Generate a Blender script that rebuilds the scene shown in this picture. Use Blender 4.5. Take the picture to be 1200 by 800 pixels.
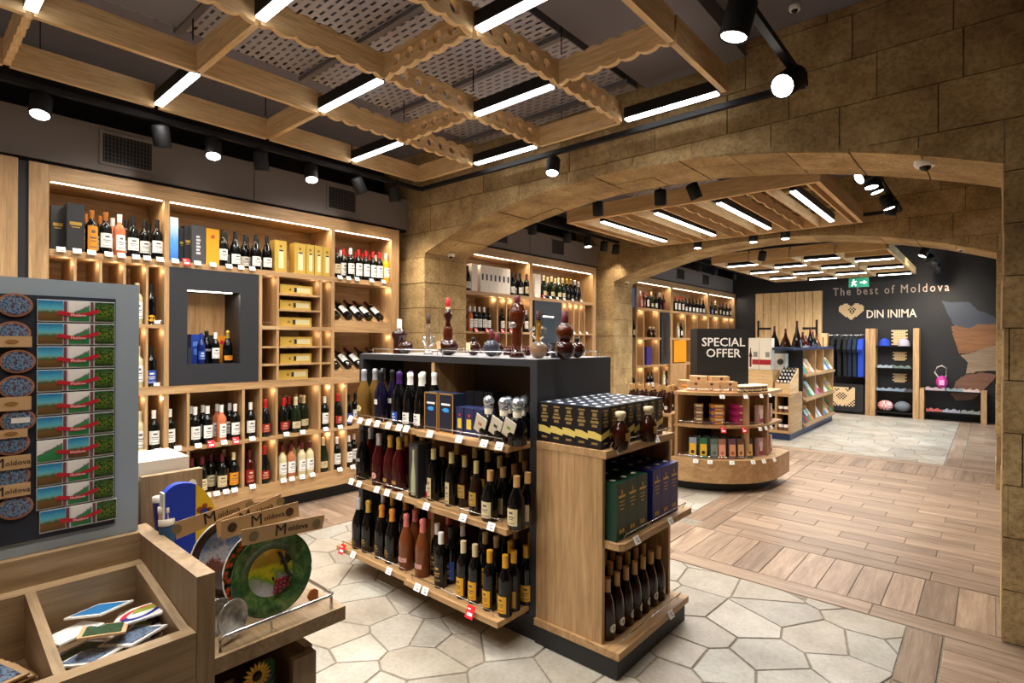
import bpy, bmesh, math, random
from mathutils import Vector, Matrix
for o in list(bpy.data.objects): bpy.data.objects.remove(o)
random.seed(7)
SC = bpy.context.scene; C = SC.collection
PI = math.pi
# ---------------------------------------------------------------- camera
EYE, YAW, ROLL, F = 1.5, 0.71747, -0.0049492, 642.57      # eye height m, rad, rad, focal in px of 1200
cd = bpy.data.cameras.new('camera'); cam = bpy.data.objects.new('camera', cd); C.objects.link(cam)
cd.sensor_width = 36; cd.lens = F/1200*36; cd.clip_start = .05; cd.clip_end = 100
cd.shift_y = (398.306-400)/1200
cam.matrix_world = Matrix.Translation((0, 0, EYE)) @ Matrix.Rotation(YAW, 4, 'Z') @ Matrix.Rotation(PI/2, 4, 'X') @ Matrix.Rotation(-ROLL, 4, 'Z')
SC.camera = cam
# ---------------------------------------------------------------- world, exposure
w = bpy.data.worlds.new('daylight'); SC.world = w; w.use_nodes = True
w.node_tree.nodes['Background'].inputs[0].default_value = (.55, .80, 1, 1)
w.node_tree.nodes['Background'].inputs[1].default_value = 5.0
SC.view_settings.view_transform = 'Standard'; SC.view_settings.look = 'None'
SC.view_settings.exposure = 0.3; SC.view_settings.gamma = 1
LIN_W, SPOT_W, STRIP_W, CUBBY_W = 15, 58, 2.8, .24
# calibration: a point seen in the photograph on a known plane of the room
_fw = Vector((-math.sin(YAW), math.cos(YAW), 0)); _r = Vector((math.cos(YAW), math.sin(YAW), 0)); _u = Vector((0, 0, 1))
_r2 = _r*math.cos(ROLL)+_u*math.sin(ROLL); _u2 = -_r*math.sin(ROLL)+_u*math.cos(ROLL)
def at(x, y, ax, v):
    d = _fw*F+_r2*(x-600)-_u2*(y-398.306); k = 'xyz'.index(ax); o = Vector((0, 0, EYE))
    return o+d*((v-o[k])/d[k])
# ---------------------------------------------------------------- materials
def srgb(h):
    c = [int(h[i:i+2], 16)/255 for i in (0, 2, 4)]
    return tuple([x/12.92 if x <= .04045 else ((x+.055)/1.055)**2.4 for x in c]+[1])
_M = {}
def mat(h, rough=.5, metal=0, coat=0, trans=0, emit=0, name=None, ior=1.45):
    k = (h, rough, metal, coat, trans, emit)
    if k in _M: return _M[k]
    m = bpy.data.materials.new(name or 'plain_'+h); m.use_nodes = True; b = m.node_tree.nodes['Principled BSDF']
    b.inputs['Base Color'].default_value = srgb(h); b.inputs['Roughness'].default_value = rough; b.inputs['Metallic'].default_value = metal
    b.inputs['Coat Weight'].default_value = coat; b.inputs['Transmission Weight'].default_value = trans; b.inputs['IOR'].default_value = ior
    if emit: b.inputs['Emission Color'].default_value = srgb(h); b.inputs['Emission Strength'].default_value = emit
    _M[k] = m; return m
def nd(nt, t, **kw):
    n = nt.nodes.new(t)
    for k, v in kw.items(): setattr(n, k, v)
    return n
def ramp(nt, fac, stops, interp='LINEAR'):
    r = nd(nt, 'ShaderNodeValToRGB'); r.color_ramp.interpolation = interp
    e = r.color_ramp.elements
    while len(e) < len(stops): e.new(.5)
    for i, (p, c) in enumerate(stops): e[i].position = p; e[i].color = srgb(c) if isinstance(c, str) else c
    nt.links.new(fac, r.inputs[0]); return r.outputs[0]
def base(name, rough=.5):
    m = bpy.data.materials.new(name); m.use_nodes = True; nt = m.node_tree; b = nt.nodes['Principled BSDF']; b.inputs['Roughness'].default_value = rough
    return m, nt, b
def coords(nt, kind='Object', scale=(1, 1, 1)):
    t = nd(nt, 'ShaderNodeTexCoord'); mp = nd(nt, 'ShaderNodeMapping'); mp.inputs['Scale'].default_value = scale
    nt.links.new(t.outputs[kind], mp.inputs[0]); return mp.outputs[0]
def noise(nt, vec, scale, detail=4, rough=.55, dist=0):
    n = nd(nt, 'ShaderNodeTexNoise'); n.inputs['Scale'].default_value = scale; n.inputs['Detail'].default_value = detail
    n.inputs['Roughness'].default_value = rough; n.inputs['Distortion'].default_value = dist
    nt.links.new(vec, n.inputs['Vector']); return n.outputs['Fac']
def math_(nt, op, a, b=None):
    n = nd(nt, 'ShaderNodeMath', operation=op)
    for i, v in enumerate((a, b)):
        if v is None: continue
        if isinstance(v, (int, float)): n.inputs[i].default_value = v
        else: nt.links.new(v, n.inputs[i])
    return n.outputs[0]
def rnd(nt):
    a = nd(nt, 'ShaderNodeObjectInfo').outputs['Random']; g = nd(nt, 'ShaderNodeNewGeometry').outputs['Random Per Island']
    return math_(nt, 'FRACT', math_(nt, 'ADD', a, g))
def mixc(nt, fac, a, b, mode='MIX'):
    n = nd(nt, 'ShaderNodeMix', data_type='RGBA', blend_type=mode)
    for s, v in ((0, fac), (6, a), (7, b)):
        if isinstance(v, (int, float)): n.inputs[s].default_value = v
        elif isinstance(v, str): n.inputs[s].default_value = srgb(v)
        else: nt.links.new(v, n.inputs[s])
    return n.outputs[2]
def bump(nt, b, h, strength=.3, dist=.01):
    n = nd(nt, 'ShaderNodeBump'); n.inputs['Strength'].default_value = strength; n.inputs['Distance'].default_value = dist
    nt.links.new(h, n.inputs['Height']); nt.links.new(n.outputs[0], b.inputs['Normal'])
def wood(name, ax, c1, c2, c3, rough=.5, var=.0):
    m, nt, b = base(name, rough); s = [16, 16, 16]; s[ax] = 1.1
    v = coords(nt, 'Object', s)
    if var:
        off = nd(nt, 'ShaderNodeVectorMath', operation='ADD'); cmb = nd(nt, 'ShaderNodeCombineXYZ'); r = rnd(nt)
        for i in range(3): nt.links.new(math_(nt, 'MULTIPLY', r, 37.+i*11), cmb.inputs[i])
        nt.links.new(v, off.inputs[0]); nt.links.new(cmb.outputs[0], off.inputs[1]); v = off.outputs[0]
    n1 = noise(nt, v, 1.0, 5, .6, 1.2); n2 = noise(nt, v, 7, 3, .6)
    c = ramp(nt, n1, [(.3, c1), (.52, c2), (.75, c3)])
    f = ramp(nt, n2, [(.35, (.72, .72, .72, 1)), (.6, (1, 1, 1, 1))])
    c = mixc(nt, .8, c, f, 'MULTIPLY')
    if var: c = mixc(nt, 1.0, c, ramp(nt, rnd(nt), [(0, (1-var, 1-var, 1-var, 1)), (1, (1, 1, 1, 1))]), 'MULTIPLY')
    nt.links.new(c, b.inputs['Base Color']); bump(nt, b, n2, .08, .002); return m
OAK = [wood('oak_grain_%s' % 'xyz'[i], i, 'a27e54', 'bd9566', 'd0ad7e') for i in range(3)]
SOAK = [wood('stand_oak_%s' % 'xyz'[i], i, '8c7454', 'a58a68', 'b99f7d') for i in range(3)]  # oak copied greyer, with the stand's less yellow light in the colour
PINE = [wood('pine_grain_%s' % 'xyz'[i], i, 'd3a96e', 'e6c08a', 'f0d2a2', .6) for i in range(3)]
CHEST = [wood('plank_tile_%s' % 'xyz'[i], i, '8c7460', 'aa907a', 'c4ac95', .35, .33) for i in range(2)]
def stone_mat(name, a, b_, c_, var=.25, rough=.85, bs=.5):
    m, nt, b = base(name, rough); v = coords(nt)
    n1 = noise(nt, v, 3, 5, .65); n2 = noise(nt, v, 45, 4, .7); n3 = noise(nt, v, 130, 2, .6)
    c = ramp(nt, n1, [(.3, a), (.5, b_), (.7, c_)])
    c = mixc(nt, .3 if name == 'flagstone' else .7, c, ramp(nt, n2, [(.36, (.5, .47, .43, 1)), (.56, (1, 1, 1, 1))]), 'MULTIPLY')
    c = mixc(nt, 1.0, c, ramp(nt, rnd(nt), [(0, (1-var, 1-var, 1-var, 1)), (1, (1, 1, 1, 1))]), 'MULTIPLY')
    if name == 'flagstone': c = mixc(nt, .55, c, ramp(nt, math_(nt, 'FRACT', math_(nt, 'MULTIPLY', rnd(nt), 7.3)), [(0, 'f8ece0'), (.35, 'ffffff'), (.6, 'eef2ec'), (.8, 'f6e6da'), (1, 'fdf6ea')]), 'MULTIPLY')
    nt.links.new(c, b.inputs['Base Color']); bump(nt, b, math_(nt, 'ADD', n2, n3), bs, .004); return m
LIME = stone_mat('limestone', '967850', 'bd9f6c', 'd8bd8a', .22)
MORTAR = stone_mat('lime_mortar', '54432b', '645036', '725e42', .05)
FLAG = stone_mat('flagstone', 'a19a8e', 'b5afa3', 'c6c2b9', .26, .42, .25)
GROUT = stone_mat('grout', '7a7265', '8a8173', '968d7e', .05, .9)
BLACK = mat('232326', .5, name='charcoal_laminate'); DARK = mat('0e0e10', .7, name='black_paint'); SLATE = mat('2b2c31', .5, name='slate_laminate')
TAUPE = mat('82776f', .7, name='taupe_panel'); CEIL = mat('767074', .9, name='grey_ceiling_paint'); CHROME = mat('d8d8da', .2, 1, name='chrome')
WHITE = mat('f4f2ee', .45, name='white_card'); GREYPAN = mat('9aa9b8', .45, name='blue_grey_board')
TRACK = mat('0b0b0d', .65, name='black_track'); RED = mat('d4202c', .5, name='red_card'); INK = mat('222222', .6, name='ink'); KRAFT = mat('c8a478', .7, name='kraft_card')
GOLD = mat('c9a24a', .35, .6, name='gold_print'); GLASSC = mat('ffffff', .03, 0, 0, 1, 0, 'clear_glass')
# ---------------------------------------------------------------- mesh helpers
class MB:
    def __init__(s): s.v = []; s.f = []; s.mi = []; s.sm = []
    def face(s, pts, mi=0, sm=False):
        n = len(s.v); s.v += [tuple(p) for p in pts]; s.f.append(tuple(range(n, n+len(pts)))); s.mi.append(mi); s.sm.append(sm); return s
    def add(s, vs, fs, mi=0, sm=False):
        n = len(s.v); s.v += [tuple(p) for p in vs]
        for f in fs: s.f.append(tuple(n+i for i in f)); s.mi.append(mi); s.sm.append(sm)
        return s
    def box(s, x0, x1, y0, y1, z0, z1, mi=0, M=None):
        if x0 > x1: x0, x1 = x1, x0
        if y0 > y1: y0, y1 = y1, y0
        if z0 > z1: z0, z1 = z1, z0
        v = [Vector((x, y, z)) for z in (z0, z1) for x, y in ((x0, y0), (x1, y0), (x1, y1), (x0, y1))]
        if M: v = [M @ p for p in v]
        return s.add(v, [(3, 2, 1, 0), (4, 5, 6, 7), (0, 1, 5, 4), (1, 2, 6, 5), (2, 3, 7, 6), (3, 0, 4, 7)], mi)
    def prism(s, poly, a, b, ax='z', mi=0, M=None):
        n = len(poly)
        def mk(p, h):
            q = {'z': (p[0], p[1], h), 'y': (p[0], h, p[1]), 'x': (h, p[0], p[1])}[ax]; q = Vector(q)
            return M @ q if M else q
        return s.add([mk(p, a) for p in poly]+[mk(p, b) for p in poly],
              [tuple(range(n))[::-1], tuple(range(n, 2*n))]+[(i, (i+1) % n, n+(i+1) % n, n+i) for i in range(n)], mi)
    def lathe(s, prof, n=14, mi=0, M=None, sx=1, sy=1, c=(0, 0, 0), cap=True):
        v = []; k = len(prof)
        for r, z in prof:
            for i in range(n):
                a = 2*PI*i/n; p = Vector((c[0]+r*math.cos(a)*sx, c[1]+r*math.sin(a)*sy, c[2]+z)); v.append(M @ p if M else p)
        f = [(j*n+i, j*n+(i+1) % n, (j+1)*n+(i+1) % n, (j+1)*n+i) for j in range(k-1) for i in range(n)]
        s.add(v, f, mi, True)
        if cap:
            s.face(v[:n][::-1], mi); s.face(v[-n:], mi)
        return s
    def arc(s, r, z0, z1, a0, a1, n=6, mi=0, sx=1, sy=1):      # part of a cylinder wall (a paper label)
        v = []
        for i in range(n+1):
            a = a0+(a1-a0)*i/n
            for z in (z0, z1): v.append((r*math.cos(a)*sx, r*math.sin(a)*sy, z))
        return s.add(v, [(2*i, 2*i+2, 2*i+3, 2*i+1) for i in range(n)], mi, True)
    def tube(s, pts, r, n=8, mi=0, closed=False):
        pts = [Vector(p) for p in pts]; v = []; m = len(pts)
        for i, p in enumerate(pts):
            d = (pts[(i+1) % m] if (i < m-1 or closed) else p)-(pts[i-1] if (i > 0 or closed) else p)
            d.normalize(); u = d.cross(Vector((0, 0, 1)))
            if u.length < .05: u = d.cross(Vector((0, 1, 0)))
            u.normalize(); q = d.cross(u)
            for k in range(n): a = 2*PI*k/n; v.append(p+(u*math.cos(a)+q*math.sin(a))*r)
        s.add(v, [(j*n+i, j*n+(i+1) % n, ((j+1) % m)*n+(i+1) % n, ((j+1) % m)*n+i) for j in range(m if closed else m-1) for i in range(n)], mi, True)
        if not closed: s.face(v[:n], mi); s.face(v[-n:][::-1], mi)
        return s
    def ball(s, c, r, n=12, k=7, mi=0, sx=1, sy=1, sz=1, M=None):
        return s.lathe([(max(r*math.sin(PI*i/k), .0004), -r*math.cos(PI*i/k)*sz) for i in range(k+1)], n, mi, M, sx, sy, c, False)
    def mesh(s, name, mats):
        me = bpy.data.meshes.new(name); me.from_pydata(s.v, [], s.f)
        for m in (mats if isinstance(mats, (list, tuple)) else [mats]): me.materials.append(m)
        me.polygons.foreach_set('material_index', s.mi); me.polygons.foreach_set('use_smooth', s.sm); me.update(); return me
    def build(s, name, mats, parent=None):
        return ob(name, s.mesh(name, mats), parent)
def ob(name, me, parent=None, loc=None, rz=None):
    o = bpy.data.objects.new(name, me); C.objects.link(o)
    if parent: o.parent = parent
    if loc: o.location = loc
    if rz is not None: o.rotation_euler = (0, 0, rz)
    return o
def tag(o, label=None, cat=None, group=None, kind=None):
    for k, v in (('label', label), ('category', cat), ('group', group), ('kind', kind)):
        if v: o[k] = v
    return o
def thing(name, label, cat, loc=(0, 0, 0), rz=0, group=None, rot=None):
    o = ob(name, None, None, loc, rz)
    if rot: o.rotation_euler = rot
    o.empty_display_size = .05
    return tag(o, label, cat, group)
def struct(name, mb, m): return tag(mb.build(name, m), kind='structure')
def grain(d, W): return W[max(range(3), key=lambda i: d[i])] if isinstance(W, list) else W
def bx(name, W, x0, x1, y0, y1, z0, z1, parent=None):
    return MB().box(x0, x1, y0, y1, z0, z1).build(name, grain((abs(x1-x0), abs(y1-y0), abs(z1-z0)), W), parent)
ORD = 'first second third fourth fifth sixth seventh eighth ninth tenth eleventh twelfth thirteenth fourteenth fifteenth sixteenth seventeenth eighteenth nineteenth twentieth'.split()+['%dth' % i for i in range(21, 60)]
def nth(i, n):
    if n == 1: return 'only one'
    return 'leftmost' if i == 0 else 'rightmost' if i == n-1 else ORD[i]+' from left'
def text_mesh(s, size, ext=.002, align='CENTER', bold=0, sp=1.0):
    c = bpy.data.curves.new('lettering', 'FONT'); c.body = s; c.size = size; c.extrude = ext; c.align_x = align; c.align_y = 'CENTER'; c.offset = bold
    c.resolution_u = 2; c.space_character = sp
    o = bpy.data.objects.new('t', c); me = bpy.data.meshes.new_from_object(o); bpy.data.objects.remove(o); return me
def text(s, size, m, parent, M, name='lettering', ext=.0015, bold=0, align='CENTER', sp=1.0):
    me = text_mesh(s, size, ext, align, bold, sp); me.materials.clear(); me.materials.append(m); me.transform(M)
    return ob(name, me, parent)
FX = Matrix(((0, 0, 1, 0), (1, 0, 0, 0), (0, 1, 0, 0), (0, 0, 0, 1)))     # text plane facing +x, reading along +y
FY = Matrix(((1, 0, 0, 0), (0, 0, -1, 0), (0, 1, 0, 0), (0, 0, 0, 1)))    # facing -y, reading along +x
def T(x, y, z): return Matrix.Translation((x, y, z))
def area(loc, sx, sy, W, col=(1, .93, .84), rot=(0, 0, 0), parent=None, spread=PI):
    l = bpy.data.lights.new('light', 'AREA'); l.shape = 'RECTANGLE'; l.size = sx; l.size_y = sy; l.energy = W; l.color = col; l.spread = spread
    o = bpy.data.objects.new('light', l); C.objects.link(o); o.location = loc; o.rotation_euler = rot
    if parent: o.parent = parent
    return o
def point(loc, W, col=(1, .8, .55), r=.012, parent=None):
    l = bpy.data.lights.new('light', 'POINT'); l.energy = W; l.color = col; l.shadow_soft_size = r
    o = bpy.data.objects.new('light', l); C.objects.link(o); o.location = loc
    if parent: o.parent = parent
    return o
# ================================================================ SETTING
YB, YF, XL, ZC = -2.6, 13.55, -5.15, 3.46
LW = -4.72
floor = struct('floor', MB().box(XL-.1, 2.7, YB, YF+.1, -.1, -.006), GROUT)
struct('ceiling', MB().box(XL-.1, 2.7, YB, YF+.1, ZC, ZC+.1), CEIL)
struct('wall_left', MB().box(XL-.1, XL, YB, YF, 0, ZC), mat('332f30', .8))
struct('wall_back', MB().box(XL-.1, 2.7, YB-.1, YB, 0, ZC), mat('8a7f75', .8))
struct('wall_right', MB().box(2.6, 2.7, YB, 3.7, 0, ZC), mat('8a7f75', .8))
WIN = (9.4, 12.6, .15, 2.5)
struct('wall_right_far', MB().box(.42, .52, 3.7, WIN[0], 0, ZC).box(.42, .52, WIN[1], YF, 0, ZC).box(.42, .52, WIN[0], WIN[1], 0, WIN[2]).box(.42, .52, WIN[0], WIN[1], WIN[3], ZC), mat('6b5f52', .8))
wn = struct('window_1', MB().box(.465, .475, WIN[0], WIN[1], WIN[2], WIN[3]), GLASSC)
MB().box(.44, .5, WIN[0], WIN[0]+.05, WIN[2], WIN[3]).box(.44, .5, WIN[1]-.05, WIN[1], WIN[2], WIN[3]).box(.44, .5, 10.97, 11.03, WIN[2], WIN[3]).box(.44, .5, WIN[0], WIN[1], WIN[2], WIN[2]+.05).box(.44, .5, WIN[0], WIN[1], WIN[3]-.05, WIN[3]).build('window_frame', DARK, wn)
struct('wall_far', MB().box(XL, .52, YF, YF+.1, 0, ZC), BLACK)
# --- floor pieces
def clip(poly, n, d):
    out = []
    for i in range(len(poly)):
        a, b = poly[i], poly[(i+1) % len(poly)]; da = a[0]*n[0]+a[1]*n[1]-d; db = b[0]*n[0]+b[1]*n[1]-d
        if da <= 0: out.append(a)
        if (da < 0 < db) or (db < 0 < da):
            t = da/(da-db); out.append((a[0]+(b[0]-a[0])*t, a[1]+(b[1]-a[1])*t))
    return out
def slab(poly, mb, top=0, bev=.004, sink=.02):
    cx = sum(p[0] for p in poly)/len(poly); cy = sum(p[1] for p in poly)/len(poly); n = len(poly)
    r = max(math.hypot(p[0]-cx, p[1]-cy) for p in poly); k = 1-bev/max(r, .02)
    t = [(cx+(p[0]-cx)*k, cy+(p[1]-cy)*k, top) for p in poly]; m = [(p[0], p[1], top-bev*.6) for p in poly]; b = [(p[0], p[1], -sink) for p in poly]
    mb.add(t+m+b, [tuple(range(n))]+[(n+i, n+(i+1) % n, (i+1) % n, i) for i in range(n)]+[(2*n+i, 2*n+(i+1) % n, n+(i+1) % n, n+i) for i in range(n)])
def voronoi(x0, x1, y0, y1, s, gap):
    R = random.Random(int(x0*100+y0*10)); seeds = []
    nx, ny = int((x1-x0)/s)+3, int((y1-y0)/s)+3
    for i in range(-1, nx):
        for j in range(-1, ny): seeds.append((x0+(i+.5*(j % 2)+.5+R.uniform(-.42, .42))*s, y0+(j+.5+R.uniform(-.42, .42))*s))
    out = []
    for p in seeds:
        if not (x0-s*.7 < p[0] < x1+s*.7 and y0-s*.7 < p[1] < y1+s*.7): continue
        poly = [(x0, y0), (x1, y0), (x1, y1), (x0, y1)]
        for q in seeds:
            dx, dy = q[0]-p[0], q[1]-p[1]; L = math.hypot(dx, dy)
            if L < 1e-6 or L > 2.8*s: continue
            n = (dx/L, dy/L); poly = clip(poly, n, ((p[0]+q[0])*n[0]+(p[1]+q[1])*n[1])/2-gap/2)
            if len(poly) < 3: break
        if len(poly) >= 3:
            ar = abs(sum(poly[i][0]*poly[(i+1) % len(poly)][1]-poly[(i+1) % len(poly)][0]*poly[i][1] for i in range(len(poly))))/2
            if ar > .004: out.append((poly, ar))
    return out
stones = []
for reg, s in (((-3.98, -.33, -1.2, 3.565), .262), ((-4.35, -1.96, 4.5, 7.7), .27), ((-4.35, -.43, 8.5, 13.3), .30)):
    stones += voronoi(*reg, s, .0095)
def vis(p):
    d = Vector((p[0], p[1], -EYE)); z = d.dot(_fw)
    if z < .3: return -1
    x = 600+F*d.dot(_r)/z; y = 398+F*EYE/z
    return 1/z**3 if -40 < x < 1240 and y < 840 else -1
def centre(poly): return (sum(p[0] for p in poly)/len(poly), sum(p[1] for p in poly)/len(poly))
def lay(items, name, m, lim=300):
    items = sorted(items, key=lambda it: -vis(centre(it[0]))*it[1])
    rest = MB()
    for i, (poly, a, mm) in enumerate(items):
        top = random.uniform(-.0025, 0)
        if i < lim and vis(centre(poly)) > 0:
            mb = MB(); slab(poly, mb, top); mb.build(name, mm, floor)
        else: slab(poly, rest, top)
    if rest.v: tag(rest.build(name+'_field', m, floor), kind='stuff')
lay([(p, a, FLAG) for p, a in stones], 'flagstone', FLAG)
planks = []
def pl(x0, x1, y0, y1, ax):
    g = .0025; poly = [(x0+g, y0+g), (x1-g, y0+g), (x1-g, y1-g), (x0+g, y1-g)]; planks.append((poly, (x1-x0)*(y1-y0), CHEST[ax]))
PW = .165
def run_x(x0, x1, y0, y1, L=.6, ph=0.):      # boards lying along x in rows
    r = 0; y = y0
    while y < y1-.02:
        x = x0-((ph+r*.2) % L); ye = min(y+PW, y1)
        while x < x1:
            a, b = max(x, x0), min(x+L, x1)
            if b-a > .02: pl(a, b, y, ye, 0)
            x += L
        y += PW; r += 1
def header(x0, x1, y0, y1):
    x = x0
    while x < x1-.01: pl(x, min(x+.1655, x1), y0, y1, 1); x += .1655
def strip_x(x0, x1, y0, y1, L=1.2):
    x = x0
    while x < x1-.01: pl(x, min(x+L, x1), y0, y1, 0); x += L
def strip_y(x0, x1, y0, y1, L=.6):
    y = y0
    while y < y1-.01: pl(x0, x1, y, min(y+L, y1), 1); y += L
strip_x(-4.75-.55, .42, 3.575, 3.735); header(-4.44, .06, 3.74, 4.34)
strip_y(-.325, -.175, 3.555-4.8, 3.56); run_x(-.17, 2.5, -1.2, 3.57)
strip_y(-4.13, -3.985, -1.2, 3.57); run_x(-4.75, -4.135, -1.2, 3.57, .6, .1)
run_x(-1.66, .42, 4.345, 7.7, .6, .42); run_x(-4.65, -1.97, 4.345, 4.5)
strip_y(-1.955, -1.81, 4.5, 7.7); header(-1.805, -1.665, 4.345, 4.94)
y = 4.35
while y < 7.6: pl(-1.805, -1.665, y, min(y+.6, 7.7), 1); y += .6
run_x(-4.65, -4.36, 4.5, 7.7)
header(-4.44, .06, 7.72, 8.32); strip_x(-4.65, .42, 8.325, 8.48)
strip_y(-.42, -.26, 8.5, 13.3); run_x(-.255, .42, 8.5, 13.5); run_x(-4.7, -.42, 13.32, 13.55)
lay([p for p in planks if p[0][1][0]-p[0][0][0] > .01], 'floor_plank', CHEST[0])
# --- arched stone walls
def arch_wall(name, y0, y1, ox0, ox1, spring, crown, xa, xb, seed):
    R = random.Random(seed); ch = (ox1-ox0)/2; sg = crown-spring; rad = (ch*ch+sg*sg)/(2*sg); cx = (ox0+ox1)/2; cz = crown-rad
    def az(x, o=0): d = (rad+o)**2-(x-cx)**2; return cz+math.sqrt(max(d, 0))
    e = .014; mb = MB(); N = 28
    xs = [ox0+(ox1-ox0)*i/N for i in range(N+1)]
    for i in range(N):
        a, b = xs[i], xs[i+1]; za, zb = az(a, .03), az(b, .03)
        mb.face([(a, y0+e, za), (b, y0+e, zb), (b, y0+e, ZC), (a, y0+e, ZC)]); mb.face([(b, y1, zb), (a, y1, za), (a, y1, ZC), (b, y1, ZC)])
        mb.face([(a, y1, za), (b, y1, zb), (b, y0+e, zb), (a, y0+e, za)])
    mb.box(xa, ox0-e, y0+e, y1, 0, ZC).box(ox1+e, xb, y0+e, y1, 0, ZC)
    core = struct(name, mb, MORTAR)
    H = .262; g = .0026
    z = 0; row = 0
    while z < ZC-.01:
        z1 = min(z+H, ZC); x = xa-R.uniform(0, .4)
        while x < xb:
            L = R.choice([.38, .46, .52, .6]); x1 = x+L; cuts = sorted({max(x, xa), min(x1, xb), *[c for c in (ox0, ox1) if x < c < x1 and z < spring+.02]})
            for a, b in zip(cuts, cuts[1:]):
                if b-a < .03: continue
                inside = ox0-1e-6 <= (a+b)/2 <= ox1+1e-6
                pts = []; n = 8; low = []
                for i in range(n+1):
                    q = a+g+(b-a-2*g)*i/n
                    low.append((q, max(z+g, az(q, .0)) if ox0 < q < ox1 else z+g))
                if inside and all(p[1] > z1-g-.004 for p in low): continue
                if max(p[1] for p in low) < z+g+1e-5: low = [low[0], low[-1]]
                low = [p for p in low if p[1] < z1-g-.001] if inside else low
                if len(low) < 2: continue
                poly = low+[(low[-1][0], z1-g), (low[0][0], z1-g)]
                pr = R.uniform(-.002, .006)
                MB().prism(poly, y0-pr, y0+e+.004, 'y').build('stone_block', LIME, core)
            x = x1
        z = z1; row += 1
    # soffit voussoirs
    th = math.asin(ch/rad); n = 13
    for k in range(n):
        a0, a1 = -th+2*th*k/n, -th+2*th*(k+1)/n
        sp = R.choice([.2, .38, .3, .44]); parts = [(0, sp), (sp, y1-y0)]
        for u0, u1 in parts:
            sh = R.uniform(-.03, .03) if 0 < k < n-1 else 0; pr = R.uniform(0, .009); pts = []
            for rr in (rad-pr, rad+.035):
                for j in range(4):
                    t = a0+.0006+(a1-a0-.0012)*j/3; pts.append((cx+rr*math.sin(t), cz+rr*math.cos(t)))
            poly = pts[:4]+pts[4:][::-1]; gg = .003
            MB().prism(poly, y0+u0+(gg if u0 else .0), y0+u1-gg, 'y').build('arch_stone', LIME, core)
    for xx, sgn in ((ox0, 1), (ox1, -1)):
        z = 0
        while z < spring-.02:
            z1 = min(z+H, spring); cut = R.choice([.2, .34, .6, .45])
            for u0, u1 in ((0, cut), (cut, .6)):
                if u1-u0 < .05: continue
                pr = R.uniform(-.001, .006)*sgn
                MB().box(xx-sgn*(e+.004), xx+pr, y0+u0+(g if u0 else .0), y0+u1-g, z+g, z1-g).build('stone_block', LIME, core)
            z = z1
    return core
arch_wall('wall_near_arch', 3.70, 4.30, -4.44, .05, 2.405, 2.80, XL, 2.6, 3)
arch_wall('wall_far_arch', 7.50, 8.10, -4.44, .05, 2.42, 2.83, XL, .42, 5)
# --- taupe bulkhead above the wall cabinets, with grilles
def bulkhead(name, ya, yb, joints, vents, side='x'):
    b = struct(name, MB().box(LW-.02, LW-.035, ya, yb, 2.66, 3.0), DARK)
    js = [ya]+joints+[yb]
    for a, c in zip(js, js[1:]):
        MB().box(LW-.02, LW, a+.003, c-.003, 2.675, 2.995).build('wall_panel', TAUPE, b)
    MB().box(LW-.4, LW-.036, ya, yb, 2.655, 2.67).build('ledge', DARK, b)
    for (v0, v1) in vents:
        fr = MB(); z0, z1 = 2.745, 2.945
        for q in ((v0-.02, v0, z0-.02, z1+.02), (v1, v1+.02, z0-.02, z1+.02), (v0, v1, z0-.02, z0), (v0, v1, z1, z1+.02)): fr.box(LW, LW+.008, *q)
        gr = thing('air_grille', 'taupe framed air grille on the bulkhead, %s' % vents[(v0, v1)], 'vent', group='air grilles above the wall cabinets')
        fr.build('frame', TAUPE, gr); MB().box(LW, LW+.002, v0, v1, z0, z1).build('backing', DARK, gr)
        sl = MB(); n = 14
        for i in range(n): t = v0+(v1-v0)*(i+.5)/n; sl.box(LW+.002, LW+.006, t-.003, t+.003, z0, z1)
        sl.build('vertical_bars', mat('4a433f', .6), gr)
        sl = MB()
        for i in range(7): t = z0+(z1-z0)*(i+.5)/7; sl.box(LW+.003, LW+.005, v0, v1, t-.003, t+.003)
        sl.build('cross_bars', mat('3f3835', .6), gr)
bulkhead('wall_left_bulkhead', YB, 3.70, [.05, 2.067], {(1.01, 1.31): 'left one above the nearest cabinet', (2.76, 3.05): 'right one beside the stone pillar'})
bulkhead('wall_left_middle_bulkhead', 4.3, 7.5, [5.77], {(5.0, 5.3): 'behind the near arch, left one', (6.26, 6.55): 'behind the near arch, right one'})
bulkhead('wall_left_far_bulkhead', 8.1, YF, [9.9, 12.2], {(10.4, 10.75): 'behind the far arch, left one', (11.7, 12.05): 'behind the far arch, right one'})
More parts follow.
